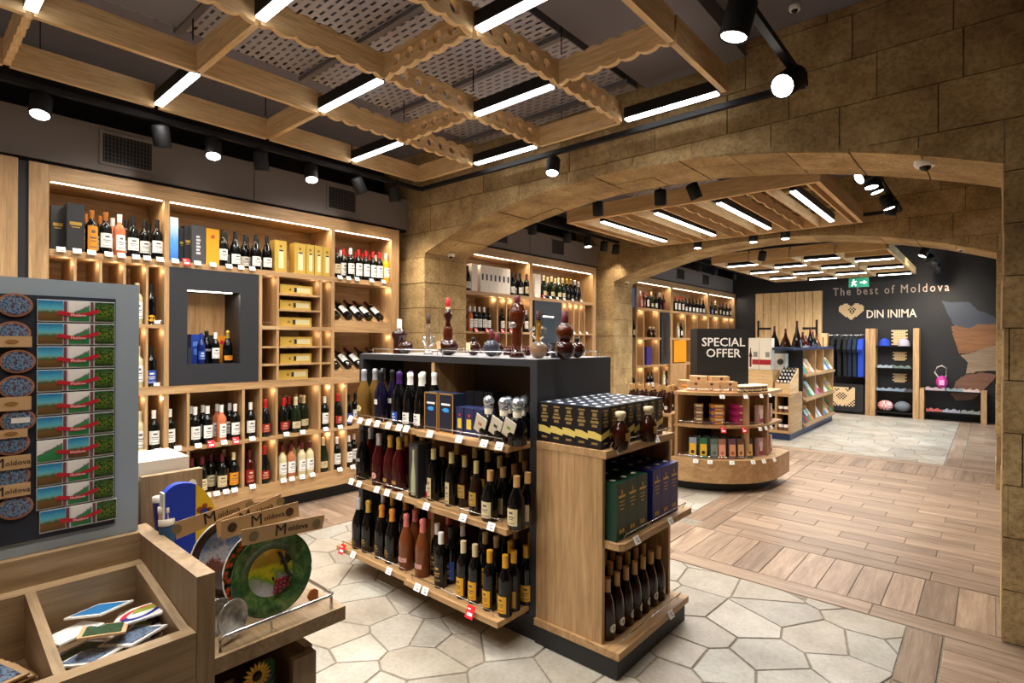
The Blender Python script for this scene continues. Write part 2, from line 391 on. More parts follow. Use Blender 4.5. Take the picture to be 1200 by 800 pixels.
# ================================================================ CEILING FRAMES, LAMPS
def board(L, h, t, holes, scal, name, m, parent, o, rz):
    c = bpy.data.curves.new(name, 'CURVE'); c.dimensions = '2D'; c.fill_mode = 'BOTH'; c.extrude = t/2
    def spl(pts):
        s = c.splines.new('POLY'); s.points.add(len(pts)-1)
        for i, p in enumerate(pts): s.points[i].co = (p[0], p[1], 0, 1)
        s.use_cyclic_u = True
    n = 6; pts = []
    if scal:
        for k in range(n):
            for j in range(6):
                u = (k+j/6)/n; pts.append((u*L, .019*(1-abs(math.cos(PI*(u*n)))**.7) if .04 < u < .96 else 0))
        pts.append((L, 0))
        for k in range(n):
            for j in range(6):
                u = 1-(k+j/6)/n; pts.append((u*L, h-.019*(1-abs(math.cos(PI*(u*n)))**.7) if .04 < u < .96 else h))
        pts.append((0, h))
    else: pts = [(0, 0), (L, 0), (L, h), (0, h)]
    spl(pts)
    if holes:
        for k in range(1, n):
            q = k*L/n; spl([(q+.033*math.cos(2*PI*i/14), h/2+.033*math.sin(2*PI*i/14)) for i in range(14)])
    tmp = bpy.data.objects.new('t', c); me = bpy.data.meshes.new_from_object(tmp); bpy.data.objects.remove(tmp)
    me.materials.clear(); me.materials.append(m)
    me.transform(Matrix.Translation(o) @ Matrix.Rotation(rz, 4, 'Z') @ Matrix.Rotation(PI/2, 4, 'X'))
    return ob(name, me, parent)
ledm = mat('ffffff', .5, emit=9, name='led_diffuser')
def linear(x, y, z, L, ax, label, W, group, spread=2.5):
    """black linear lamp with a white diffuser, lying along axis ax from (x,y)"""
    t = thing('linear_lamp', label, 'lamp', (x, y, z), 0 if ax == 0 else PI/2, group)
    MB().box(.02, L-.02, -.028, .028, .012, .085).build('housing', TRACK, t)
    MB().box(.025, L-.025, -.024, .024, 0, .012).build('diffuser', ledm, t)
    area((L/2, 0, -.006), L-.06, .045, W, (1, .96, .90), parent=t, spread=spread)
GX = [-4.19, -3.452, -2.70, -1.968, -1.24]; GY = [-1.77, -1.03, -.29, .45, 1.19, 1.94, 2.665, 3.41]; FZ = 3.03; BH = .15
fr = thing('ceiling_frame', 'pine lattice frame hung under the ceiling of the near room', 'ceiling frame')
def seg(x0, y0, x1, y1, kind):
    L = math.hypot(x1-x0, y1-y0); a = math.atan2(y1-y0, x1-x0); m = PINE[0] if abs(x1-x0) > abs(y1-y0) else PINE[1]
    board(L-.03, BH, .034, kind == 2, kind >= 1, 'beam', m, fr, (x0+math.cos(a)*.015, y0+math.sin(a)*.015, FZ), a)
kinds = {(3, 4): 2, (3, 5): 2, (3, 6): 2, (3, 3): 2, (2, 4): 1, (2, 5): 2, (2, 6): 2, (1, 5): 1, (1, 6): 2, (2, 3): 1}
for i in range(5):
    for j in range(7): seg(GX[i], GY[j], GX[i], GY[j+1], kinds.get((i, j), 0))
ck = {(2, 5): 2, (1, 6): 2, (3, 6): 1, (0, 3): 1, (2, 3): 2}
n = 0
for j in range(8):
    for i in range(4):
        lamp = (i+j) % 2 == 0 if j < 7 else i in (1, 3)
        if j in (4, 6): lamp = i in (0, 2)
        if j in (5, 3, 7, 1): lamp = i in (1, 3)
        if j in (0, 2): lamp = i in (0, 2)
        if lamp:
            if j < 2: continue
            n += 1
            linear(GX[i]+.02, GY[j]+(.0 if j < 7 else .0), FZ+.005, GX[i+1]-GX[i]-.04, 0,
                   'linear lamp of the near frame, %s column, %s crossbar from the arch' % (['leftmost', 'second', 'third', 'rightmost'][i], ORD[7-j]), LIN_W if j < 7 else LIN_W*.7, 'linear lamps of the near ceiling frame', 2.5 if j < 7 else 1.5)
        else: seg(GX[i], GY[j], GX[i+1], GY[j], ck.get((i, j), 0))
for i, j in ((1, 6), (2, 4), (3, 6), (3, 5), (1, 4), (2, 6), (0, 5)):
    MB().tube([(GX[i]+.06, GY[j]-.05, FZ+BH), (GX[i]+.06, GY[j]-.05, ZC)], .004, 6).build('hanger', TRACK, fr)
# perforated cable trays: real see-through slots
pt, nt, b = base('perforated_steel', .45); b.inputs['Base Color'].default_value = srgb('a5a0a3'); b.inputs['Metallic'].default_value = .3
v = coords(nt, 'Object'); sx = nd(nt, 'ShaderNodeSeparateXYZ'); nt.links.new(v, sx.inputs[0])
u = math_(nt, 'FRACT', math_(nt, 'MULTIPLY', sx.outputs[1], 22)); row_ = math_(nt, 'FLOOR', math_(nt, 'MULTIPLY', sx.outputs[1], 22))
q = math_(nt, 'FRACT', math_(nt, 'ADD', math_(nt, 'MULTIPLY', sx.outputs[0], 12), math_(nt, 'MULTIPLY', row_, .5)))
hole = math_(nt, 'MULTIPLY', math_(nt, 'LESS_THAN', math_(nt, 'ABSOLUTE', math_(nt, 'SUBTRACT', u, .5)), .17), math_(nt, 'LESS_THAN', math_(nt, 'ABSOLUTE', math_(nt, 'SUBTRACT', q, .5)), .3))
tr = nd(nt, 'ShaderNodeBsdfTransparent'); mx = nd(nt, 'ShaderNodeMixShader'); nt.links.new(hole, mx.inputs[0]); nt.links.new(b.outputs[0], mx.inputs[1]); nt.links.new(tr.outputs[0], mx.inputs[2]); nt.links.new(mx.outputs[0], nt.nodes['Material Output'].inputs[0])
for i, (x0, x1, ya, yb, z) in enumerate(((-3.62, -3.02, YB+.3, 3.66, 3.33), (-2.94, -2.34, YB+.3, 3.66, 3.33), (-2.24, -1.98, YB+.3, 3.66, 3.36), (-3.4, -2.3, 4.35, 7.45, 3.3))):
    t = thing('cable_tray', 'grey perforated steel cable tray above the %s' % ['near frame, left', 'near frame, middle', 'near frame, narrow right one', 'slatted frame behind the arch'][i], 'cable tray')
    MB().face([(x0, ya, z), (x1, ya, z), (x1, yb, z), (x0, yb, z)]).build('perforated_sheet', pt, t)
    MB().box(x0-.006, x0, ya, yb, z, z+.05).box(x1, x1+.006, ya, yb, z, z+.05).build('side_flange', mat('6d6a6c', .5, .3), t)
    k = ya+.3
    while k < yb:
        MB().box(x0-.03, x1+.03, k, k+.04, z-.03, z-.002).build('support_rail', mat('77757a', .4, .5), t); k += .78
    MB().tube([(x0+.3, ya+.3, z), (x0+.3, ya+.3, ZC)], .004).build('hanger', TRACK, t)
dk = thing('air_duct', 'grey sheet metal air duct box with a slotted front above the near frame', 'duct')
MB().box(-3.36, -2.9, .55, 1.05, 3.2, 3.32).build('casing', mat('6d6b6e', .5), dk); MB().box(-3.30, -2.96, 1.05, 1.06, 3.215, 3.305).build('slotted_front', mat('a9a8aa', .4, .4), dk)
tag(MB().box(-1.9, -1.2, -1, 3.66, 3.34, ZC).build('ceiling_beam', mat('6f6a6b', .8)), kind='structure'); bpy.data.objects['ceiling_beam'].name = 'trim_1'
# --- tracks and spots
def track(name, pts, label):
    t = thing(name, label, 'lighting track'); mb = MB()
    for a, b in zip(pts, pts[1:]):
        if abs(a[0]-b[0]) > abs(a[1]-b[1]): mb = MB().box(a[0], b[0], a[1]-.018, a[1]+.018, a[2], a[2]+.035)
        else: mb = MB().box(a[0]-.018, a[0]+.018, a[1]+.018, b[1]-.018, a[2], a[2]+.035)
        mb.build('rail', TRACK, t); m = [(a[k]+b[k])/2 for k in range(3)]
        MB().tube([(m[0], m[1], m[2]+.03), (m[0], m[1], ZC)], .003, 6).build('suspension_wire', TRACK, t)
TZ = 2.98
track('lighting_track', [(-4.29, YB+.3, TZ), (-4.29, 3.52, TZ), (-.82, 3.50, TZ), (-.82, YB+.3, TZ)], 'black lighting track running round the near ceiling frame')
track('lighting_track', [(-4.29, 4.4, TZ), (-4.29, 7.4, TZ)], 'black lighting track above the cabinet behind the near arch')
track('lighting_track', [(-3.95, 4.75, 2.93), (-.75, 4.75, 2.93), (-.75, 7.34, 2.93), (-3.9, 7.34, 2.93)], 'black lighting track round the slatted ceiling frame behind the arch')
track('lighting_track', [(-4.15, 8.3, TZ), (-4.15, 13.0, TZ)], 'black lighting track above the far left cabinet')
track('lighting_track', [(-3.9, 8.55, 2.86), (-.7, 8.55, 2.86), (-.7, 12.6, 2.86)], 'black lighting track round the farthest ceiling frame')
spotlens = mat('fffaf0', .5, emit=14, name='spot_lens')
def aimrot(d): return d.to_track_quat('-Z', 'Y').to_euler()
def spot(x, y, z, aim, on, label, W=None, size=1.3):
    t = thing('track_spotlight', label, 'spotlight', (x, y, z), 0, 'track spotlights')
    MB().tube([(0, 0, 0), (0, 0, -.05)], .008).build('stem', TRACK, t)
    d = (Vector(aim)-Vector((x, y, z-.09))).normalized(); M = T(0, 0, -.09) @ d.to_track_quat('-Z', 'Y').to_matrix().to_4x4(); s = size
    MB().lathe([(.012*s, .055*s), (.036*s, .05*s), (.042*s, .04*s), (.042*s, -.055*s), (.039*s, -.058*s), (.036*s, -.05*s)], 16, M=M).build('head', TRACK, t)
    MB().lathe([(.036*s, -.053*s), (.001, -.054*s)], 16, M=M, cap=False).build('lens', spotlens if on else mat('d8c9a0', .3, emit=.6), t)
    l = bpy.data.lights.new('light', 'SPOT'); l.energy = W or SPOT_W; l.color = (1, .86, .68); l.spot_size = 1.5; l.spot_blend = .8; l.shadow_soft_size = .03
    o = bpy.data.objects.new('light', l); C.objects.link(o); o.parent = t; o.location = Vector((0, 0, -.09))+d*.07; o.rotation_euler = aimrot(d)
for i, (y, on) in enumerate(((.615, 1), (1.247, 0), (1.581, 1), (1.929, 0), (2.349, 1), (2.809, 0), (3.2, 0))):
    aim = (-3.4 if on else -4.7, y-(.3 if on else -.35), 1.1 if not on else .6) if i < 5 else (-4.55, 3.75, (1.5, .9)[i-5])
    spot(-4.29, y, TZ, aim, on, '%s track spotlight over the nearest wall cabinet, %s' % ('lit' if on else 'turned-away', nth(i, 7)), SPOT_W*(.42 if i < 5 else .8))
spot(-2.63, 3.5, TZ, (-2.4, 2.9, 1), 1, 'lit track spotlight hanging in front of the near arch')
spot(-.82, 3.2, TZ+.01, (-1.2, 1.7, 1.9), 1, 'large lit track spotlight at the corner of the near track', size=1.6, W=60)
spot(-.82, 2.412, TZ, (-1.4, 2.2, .5), 1, 'lit track spotlight at the top edge of the photo', size=1.5, W=60)
for i, y in enumerate((5.293, 6.038, 6.534, 6.964, 7.3)): spot(-4.29, y, TZ, (-4.7, y+.4, 1.2) if i != 2 else (-4.0, y-.2, .5), i == 2, 'track spotlight over the cabinet behind the near arch, %s' % nth(i, 5), SPOT_W*.5)
for i, (x, a) in enumerate(((-3.0, 0), (-2.32, 0), (-2.0, 1))): spot(x, 4.75, 2.93, (x+(.5 if a else -.3), 5.4, 1), a, 'track spotlight below the slatted frame front beam, %s' % nth(i, 3))
for i, x in enumerate((-3.03, -2.30, -1.92)): spot(x, 7.34, 2.93, (x+.05, 7.1, 1), 1, 'lit track spotlight in front of the far arch, %s' % nth(i, 3))
for i, (y, a) in enumerate(((5.15, (-1.6, 4.4, 2.1)), (5.35, (-.5, 5.0, .5)), (5.55, (-.2, 5.5, 1)), (6.3, (-.2, 6.3, .9)), (6.6, (-1.4, 6.8, .6)))): spot(-.75, y, 2.93, a, 1, 'lit spotlight on the right side track behind the near arch, %s' % ['nearest', 'second nearest', 'middle one', 'fourth nearest', 'farthest'][i])
for i, y in enumerate((9.0, 10.1, 10.9, 12.0)): spot(-4.15, y, TZ, (-4.4, y+.3, 1.0), i > 0, 'spotlight over the farthest wall cabinet, %s' % nth(i, 4))
spot(-2.55, 8.55, 2.86, (-3.0, 9, 1), 0, 'dark spotlight on the track behind the far arch')
for i, (y, a) in enumerate(((9.6, (-1.5, 9.2, 1)), (10.4, (-1.6, 13, 2)), (11.2, (-1.2, 13.4, 1.6)), (12.0, (-.9, 13.4, 1.4)))): spot(-.7, y, 2.86, a, 1, 'lit spotlight on the right track of the far room, %s' % ['nearest', 'second nearest', 'third nearest', 'farthest'][i], SPOT_W*1.6)
for i, (x, y, a) in enumerate(((-.82, 1.5, (-1.6, .3, 1.2)), (-.82, .8, (-1.6, .1, 1.3)), (-.82, .2, (-1.6, .2, 1.2)), (-.82, -.6, (-1.66, .0, 1.2)), (-.82, 2.0, (-1.5, 2.2, .5)))): spot(x, y, TZ, a, 1, 'added fill spotlight out of view over the souvenir stand, %s' % nth(i, 5), SPOT_W*(.5 if i < 4 else .8))  # extra unseen spots, added to brighten the magnet board and gondola end
# --- slatted frame behind the near arch
f2 = thing('slatted_ceiling_frame', 'pine ceiling frame with slats seen through the near arch', 'ceiling frame'); z = 2.85
for a in ((-3.69, -1.09, 5.18, 5.22, z, z+.16), (-3.69, -1.09, 7.24, 7.28, z, z+.16), (-3.69, -3.65, 5.22, 7.24, z, z+.16), (-1.13, -1.09, 5.22, 7.24, z, z+.16)): bx('beam', PINE, *a, f2)
n = 15
for i in range(n):
    x = -3.65+2.52*(i+.5)/n+.02
    if i in (1, 5, 9, 13): continue
    if i in (3, 7, 11): board(2.0, .10, .018, False, True, 'slat', PINE[1], f2, (x, 5.22, z), PI/2)
    else: bx('slat', PINE, x-.009, x+.009, 5.22, 7.24, z, z+.1, f2)
MB().box(-3.6, -1.2, 5.8, 5.83, z+.1, z+.12).box(-3.6, -1.2, 6.7, 6.73, z+.1, z+.12).build('cross_batten', PINE[0], f2)
for i, k in enumerate((1, 5, 9, 13)):
    x = -3.65+2.52*(k+.5)/n
    linear(x+.02, 5.42, z+.01, 1.68, 1, 'white linear lamp between slats of the second ceiling frame, %s' % nth(i, 4), LIN_W*2.0, 'linear lamps of the slatted frame')
# --- lattice of the far room
f3 = thing('ceiling_frame', 'pine lattice frame under the ceiling of the farthest room', 'ceiling frame'); z = 2.75
X3 = [-3.42, -2.84, -2.25, -1.66, -1.05]; Y3 = [8.86, 9.45, 10.04, 10.62, 11.22, 11.81, 12.42]
for i, x in enumerate(X3):
    for a, b in zip(Y3, Y3[1:]): bx('beam', PINE, x-.017, x+.017, a+.017, b-.017, z, z+.12, f3)
for j, yy in enumerate(Y3):
    for i in range(4):
        if j > 0 and (i+j) % 2 == 1:
            linear(X3[i]+.03, yy, z+.005, X3[i+1]-X3[i]-.06, 0, 'far room linear lamp, %s row beyond the arch, %s column' % (ORD[j-1], ('leftmost', 'second', 'third', 'rightmost')[i]), LIN_W*.8, 'linear lamps of the farthest frame')
        else: bx('beam', PINE, X3[i]+.017, X3[i+1]-.017, yy-.017, yy+.017, z, z+(.16 if j == 0 else .12), f3)
# --- dome cameras, smoke detector, exit sign
for x, y, zz, l, sx in ((-.28, 3.85, 2.50, 'white dome camera under the right end of the near arch', 1), (-4.36, 4.0, 2.40, 'white bullet camera at the left foot of the near arch', .7), (-4.38, 7.8, 2.42, 'white bullet camera at the left foot of the far arch', .7), (-.25, 7.8, 2.52, 'small white detector under the right end of the far arch', .6), (-.85, 3.42, 3.40, 'white smoke detector near the top right stone wall', .6)):
    c = thing('security_camera', l, 'camera', (x, y, zz))
    MB().lathe([(.052*sx, .03*sx), (.055*sx, 0), (.045*sx, -.015*sx)], 16).build('housing', WHITE, c); MB().ball((.0, -.005, -.012*sx), .03*sx, 12, 6).build('lens_dome', mat('111113', .1), c)
# ================================================================ BOTTLES
def glass(h, r=.06): return mat(h, r, 0, 0)
GL = dict(dark=glass('0b0d0b'), black=glass('060608'), green=glass('16220f'), amber=glass('4a1d08'), cognac=glass('2c0f06'), rose=glass('c8744e'), pink=glass('b9646a'), gold=glass('6a4e22'), white=glass('cfc59a'), blue=glass('142463'), yellow=glass('d8a31e'), brown=glass('20110b'), ruby=glass('3a0a0c'), violet=glass('120f24'), ginger=glass('6e3a1c'), peach=glass('b5714d'))
CP = dict(black=mat('141414', .4), white=mat('efece6', .4), red=mat('b51e22', .4), copper=mat('c47a3c', .3, .6), gold=mat('c9a24e', .3, .5), orange=mat('dd9034', .35, .3), silver=mat('c9cbd2', .3, .6), pink=mat('d97a72', .35, .2), purple=mat('43206a', .35, .2), cream=mat('d9c79c', .5), yellow=mat('d9a01d', .4), cork=mat('c79c63', .6), blue=mat('24409a', .4), bronze=mat('8a6a3a', .4, .4), burgundy=mat('5a1620', .4), straw=mat('c9b878', .5), brown=mat('3a2018', .5))
SH = dict(
 wine=([(.0355, 0), (.037, .004), (.037, .185), (.034, .2), (.022, .218), (.0155, .228), (.0145, .245)], [(.0155, .24), (.015, .27), (.0158, .296), (.0155, .3)], .037),
 burg=([(.039, 0), (.0405, .004), (.0405, .15), (.037, .175), (.024, .21), (.0165, .235), (.0155, .25)], [(.0165, .235), (.016, .27), (.0165, .298)], .0405),
 fizz=([(.042, 0), (.044, .005), (.044, .155), (.039, .185), (.027, .22), (.0185, .245)], [(.0215, .218), (.018, .25), (.0165, .285), (.019, .292), (.0185, .312), (.013, .318)], .044),
 tall=([(.034, 0), (.0355, .004), (.0355, .17), (.033, .19), (.018, .22), (.014, .235)], [(.0155, .225), (.015, .27), (.016, .28), (.0155, .29)], .0355),
 squat=([(.040, 0), (.043, .005), (.043, .12), (.038, .15), (.022, .185), (.015, .2)], [(.0165, .19), (.016, .235), (.017, .25)], .043),
 brandy=([(.037, 0), (.039, .005), (.037, .12), (.030, .165), (.0185, .2), (.014, .215)], [(.015, .205), (.0145, .255), (.0155, .275)], .038),
 flask=([(.040, 0), (.044, .01), (.050, .06), (.047, .10), (.028, .13), (.016, .14), (.016, .155)], [(.018, .15), (.018, .165), (.027, .168), (.028, .192), (.022, .196)], .049))
PAP = dict(white=mat('efede6', .6), cream=mat('d8c69c', .6), orange=mat('e08f1c', .55), red=mat('9c1f1d', .5), yellow=mat('e0a51c', .5), gold=mat('c9a24a', .4, .4), beige=mat('cdb98d', .6), grey=mat('9a9a98', .6), blue=mat('2b4fa8', .5), black=mat('1b1b1b', .5), pink=mat('d8a09a', .5))
_mc = {}
def bottle_meshes(shape, gl, cap, lab):
    k = (shape, gl, cap, lab)
    if k in _mc: return _mc[k]
    pr, cp, r = SH[shape]; n = 14
    if (shape, gl) not in _mc: _mc[(shape, gl)] = MB().lathe(pr, n).mesh('glass', GL[gl])
    if (shape, cap, 'c') not in _mc: _mc[(shape, cap, 'c')] = MB().lathe(cp, 12).mesh('capsule', CP[cap])
    lm = None
    if lab:
        col, z0, z1, wd, kind = lab; m = MB(); rr = r+.0006
        if kind == 'round':
            v = []; N = 14; cz = (z0+z1)/2; rad = (z1-z0)/2
            for i in range(N):
                t = 2*PI*i/N; y = rad*math.cos(t); v.append((math.sqrt(max(rr*rr-y*y, 0)), y, cz+rad*math.sin(t)))
            m.add([(rr+.0003, 0, cz)]+v, [(0, i+1, (i+1) % N+1) for i in range(N)], 0, True)
            m.add([(rr+.0012, 0, cz)]+[(p[0]+.0008, p[1]*.45, cz+(p[2]-cz)*.45) for p in v], [(0, i+1, (i+1) % N+1) for i in range(N)], 1, True)
        else:
            m.arc(rr, z0, z1, -wd, wd, 7)
            h = z1-z0
            for a, b_, s in ((.70, .82, .32), (.48, .54, .55), (.36, .40, .42), (.12, .16, .6)): m.arc(rr+.0004, z0+h*a, z0+h*b_, -wd*s, wd*s, 4, 1)
        inkc = {'black': GOLD, 'red': PAP['cream'], 'blue': PAP['white']}.get(col, mat('5c5650', .7))
        lm = m.mesh('label', [PAP[col], inkc])
    _mc[k] = (_mc[(shape, gl)], _mc[(shape, cap, 'c')], lm); return _mc[k]
K = {  # kind: shape, glass, capsule, label, words
 'red_w': ('wine', 'dark', 'white', ('white', .05, .15, 1.15, ''), 'dark wine bottle, white label and white capsule'),
 'white_red': ('wine', 'dark', 'red', ('white', .04, .16, 1.15, ''), 'dark wine bottle, white label and red capsule'),
 'white_blk': ('wine', 'dark', 'black', ('white', .05, .14, 1.15, ''), 'dark wine bottle, white label and black capsule'),
 'white_gold': ('wine', 'dark', 'copper', ('white', .05, .15, 1.15, ''), 'dark wine bottle, white label and copper capsule'),
 'rose_w': ('wine', 'rose', 'white', ('white', .04, .15, .8, ''), 'rose wine bottle, white label and pale capsule'),
 'pale_gold': ('wine', 'yellow', 'white', ('white', .05, .15, 1.1, ''), 'golden wine bottle, white label'),
 'whitewine_red': ('wine', 'white', 'burgundy', ('white', .05, .15, 1.1, ''), 'white wine bottle, dark red capsule'),
 'rosewine_red': ('wine', 'peach', 'burgundy', ('white', .05, .15, 1.1, ''), 'pink wine bottle, dark red capsule'),
 'orange_cap': ('wine', 'black', 'copper', ('orange', .02, .19, .9, ''), 'tall dark bottle, orange front and copper capsule'),
 'burg': ('burg', 'black', 'black', ('white', .03, .11, 1.2, ''), 'black sloping-shoulder wine bottle, low white label'),
 'cream_lab': ('wine', 'dark', 'burgundy', ('cream', .04, .13, 1.2, ''), 'dark wine bottle, cream label'),
 'orange_lab': ('wine', 'dark', 'cream', ('orange', .04, .14, 1.2, ''), 'dark wine bottle, orange label'),
 'red_lab': ('wine', 'ruby', 'burgundy', ('red', .03, .14, 1.2, ''), 'dark wine bottle, dark red label'),
 'fizz_cream': ('fizz', 'green', 'cream', ('cream', .04, .10, 1.0, ''), 'sparkling wine bottle, cream foil and label'),
 'fizz_red': ('fizz', 'dark', 'red', ('red', .04, .11, 1.0, ''), 'sparkling wine bottle, red foil and label'),
 'fizz_silver': ('fizz', 'black', 'silver', ('black', .03, .06, .8, ''), 'black sparkling wine bottle, silver foil'),
 'fizz_gold': ('fizz', 'black', 'gold', ('black', .04, .09, .8, ''), 'black sparkling wine bottle, gold foil'),
 'fizz_orange': ('fizz', 'black', 'orange', ('black', .04, .09, .8, ''), 'black sparkling wine bottle, orange foil'),
 'fizz_pink': ('fizz', 'ginger', 'pink', ('pink', .05, .075, .8, ''), 'amber-pink sparkling wine bottle, pink foil'),
 'fizz_white': ('fizz', 'black', 'white', ('white', .02, .085, .75, ''), 'black sparkling wine bottle, white foil and square label'),
 'fizz_purple': ('fizz', 'black', 'purple', ('blue', .02, .08, .6, ''), 'black sparkling wine bottle, purple foil'),
 'fizz_rosegold': ('fizz', 'gold', 'silver', ('cream', .05, .09, .5, 'round'), 'golden patterned sparkling wine bottle, silver foil'),
 'fizz_dark': ('fizz', 'black', 'black', ('grey', .12, .14, .6, ''), 'black sparkling wine bottle, black foil'),
 'fizz_violet': ('fizz', 'violet', 'black', ('white', .11, .14, .3, ''), 'violet-blue sparkling wine bottle, black foil'),
 'fizz_ruby_s': ('fizz', 'ruby', 'silver', ('pink', .04, .08, .5, 'round'), 'dark ruby sparkling wine bottle, silver foil'),
 'fizz_ruby_g': ('fizz', 'ruby', 'gold', ('gold', .04, .06, .5, ''), 'dark ruby sparkling wine bottle, gold foil'),
 'fruit': ('tall', 'black', 'white', ('black', .03, .13, 1.0, ''), 'slim black fruit wine bottle, white capsule'),
 'fruit_y': ('tall', 'black', 'cream', ('yellow', .03, .075, .7, 'round'), 'slim black bottle, round yellow label'),
 'yellow_l': ('tall', 'black', 'cream', ('yellow', .02, .11, .9, ''), 'slim black bottle, tall yellow label, cream cap'),
 'yellow_c': ('tall', 'black', 'yellow', ('yellow', .02, .10, .9, ''), 'slim black bottle, yellow label and yellow cap'),
 'liq_black': ('squat', 'black', 'cork', ('cream', .02, .10, .8, ''), 'squat black liqueur bottle, curved cream label'),
 'liq_yellow': ('brandy', 'yellow', 'cream', ('gold', .04, .10, .8, ''), 'yellow liqueur bottle, cream cap'),
 'liq_brown': ('brandy', 'brown', 'straw', ('gold', .05, .12, .7, ''), 'dark brown brandy bottle, straw coloured cap'),
 'liq_tall': ('tall', 'black', 'straw', ('beige', .01, .13, .45, ''), 'tall black bottle, narrow beige label, straw cap'),
 'brandy_rd': ('brandy', 'cognac', 'cork', ('white', .035, .075, .5, 'round'), 'dark brandy bottle, round white label, cork coloured cap'),
 'flask': ('flask', 'cognac', 'cream', ('gold', .05, .09, .5, ''), 'round cognac flask, cream stopper'),
 'art_dark': ('wine', 'black', 'black', ('yellow', .02, .07, .7, 'round'), 'black painted souvenir bottle, yellow motif'),
 'art_blue': ('wine', 'black', 'black', ('blue', .02, .12, 1.2, ''), 'black souvenir bottle wrapped in blue print'),
 'blue_v': ('tall', 'blue', 'blue', ('blue', .04, .12, 1.0, ''), 'cobalt blue vodka bottle'),
 'fizz_or_lab': ('fizz', 'black', 'gold', ('orange', .03, .075, 1.1, ''), 'sparkling wine bottle, gold foil and orange label'),
 'white_top': ('wine', 'white', 'cream', ('white', .04, .16, 1.0, ''), 'pale wine bottle, white label'),
}
def bottle(kind, p, rz, label, group, s=1.0, rot=None):
    sh, gl, cap, lab, words = K[kind]; g, c, l = bottle_meshes(sh, gl, cap, lab)
    cat = 'bottle'
    t = thing({'fizz': 'sparkling_wine_bottle', 'flask': 'cognac_flask', 'brandy': 'brandy_bottle', 'squat': 'liqueur_bottle'}.get(sh, 'wine_bottle'), label, cat, p, rz, group, rot)
    if s != 1.0: t.scale = (s, s, s)
    ob('glass', g, t); ob('capsule', c, t)
    if l: ob('label', l, t)
    return t
_placed = []
def free(p, r): return all(abs(p[2]-q[2]) > .02 or math.hypot(p[0]-q[0], p[1]-q[1]) > (r+q[3])*.97 for q in _placed)
def brow(items, plane, z, where, group, depth=0, back=.095, rz=0, s=1.0, py=300, jit=.004, side='x', shift=0):
    """items: (px, kind); one front row seen in the photograph on a known plane, and depth rows behind it"""
    R = random.Random(int(items[0][0]*7+z*100)); n = len(items)
    us = [at(p[0], py, side, plane)[1 if side == 'x' else 0] for p in items]; tight = any(abs(a-b_) < .08 for a, b_ in zip(us, us[1:]))
    plane0 = plane; odd = 0; lastu = None
    for i, (px, kd) in enumerate(items):
        plane = plane0; u_ = at(px, py, side, plane0)[1 if side == 'x' else 0]; rr = SH[K[kd][0]][2]*2*s+.004
        if lastu is not None and abs(u_-lastu) < rr and not odd: odd = 1; plane = plane0+(-back*.9 if side == 'x' else back*.9)
        else: odd = 0; lastu = u_
        q = at(px, py, side, plane); words = K[kd][4]
        for d in range(depth+1):
            if odd and d: continue
            dd = -back*d*1.9 if d and depth and tight else -back*d
            p = (plane+dd, q[1], z) if side == 'x' else (q[0], plane-dd, z)
            p = (p[0]+R.uniform(-jit, jit), p[1]+R.uniform(-jit, jit), z)
            br = SH[K[kd][0]][2]*s
            for st in range(12):
                if free(p, br): break
                p = (p[0]-.012, p[1], z) if side == 'x' else (p[0], p[1]+.012, z)
            if (d or odd) and not free(p, br): continue
            if side == 'x' and plane0 < -4 and p[0]-br < CB+.004:
                if d: continue
                p = (CB+br+.005, p[1], z)
            if side == 'y' and p[1]+br > 2.478: continue
            _placed.append((*p, br))
            r = rz+R.uniform(-.15, .15) if d == 0 else rz+R.uniform(-.6, .6)
            lb = '%s, %s, %s' % (words, nth(i, n), where) if d == 0 else '%s, %s row, %s, %s' % (words, ORD[d], nth(i, n), where)
            w_ = lb.split()
            if len(w_) > 16:
                sh_ = words.replace(' and white capsule', '').replace(' and black capsule', '').replace(', white label and', ',').replace(' and label', '').replace('sparkling wine ', 'fizz ').replace(' coloured', '')
                lb = '%s, %s, %s' % (sh_, nth(i, n), where) if d == 0 else '%s, %s row, %s, %s' % (sh_.split(',')[0] if len(sh_.split(',')[0].split()) > 3 or len(sh_.split()) > 6 else sh_, ORD[d], nth(i, n), where)
            bottle(kd, p, r, lb, group, s)
# ---------------------------------------------------------------- price tags
_tm = MB().box(-.001, .001, -.024, .024, -.019, .019).mesh('card', WHITE)
_tp = MB()
for i, (a, b_, c_, d_) in enumerate(((-.012, .012, .004, .007), (-.012, .006, -.002, .0), (-.004, .014, -.011, -.006))): _tp.box(.001, .0014, a, b_, c_, d_)
_tp = _tp.mesh('print', mat('6f6f74', .7)); _th = MB().box(-.012, -.001, -.006, .006, -.004, .002).mesh('clip', TRACK)
_rm = MB().box(-.001, .001, -.026, .026, -.03, .03).mesh('card', RED); _rp = MB().box(.001, .0016, -.016, .018, -.017, -.003).box(.001, .0016, -.02, .0, .01, .016).mesh('print', WHITE)
def tagcard(p, rz, label, red=False, tilt=-.45):
    t = thing('price_tag', label, 'price tag', p, rz, 'red price cards' if red else 'white price tags'); t.rotation_euler = (0, tilt, rz)
    ob('card', _rm if red else _tm, t); ob('print', _rp if red else _tp, t)
    if not red: ob('clip', _th, t)
def tags(pxs, side, v, z, where, py=400, rz=0, red=(), off=.014):
    n = len(pxs)
    for i, px in enumerate(pxs):
        q = at(px, py, side, v); isr = px in red
        p = (v+off, q[1], z) if side == 'x' else (q[0], v-off, z)
        tagcard(p, rz, '%s price %s, %s, %s' % ('red' if isr else 'white', 'card' if isr else 'tag', nth(i, n), where), isr)
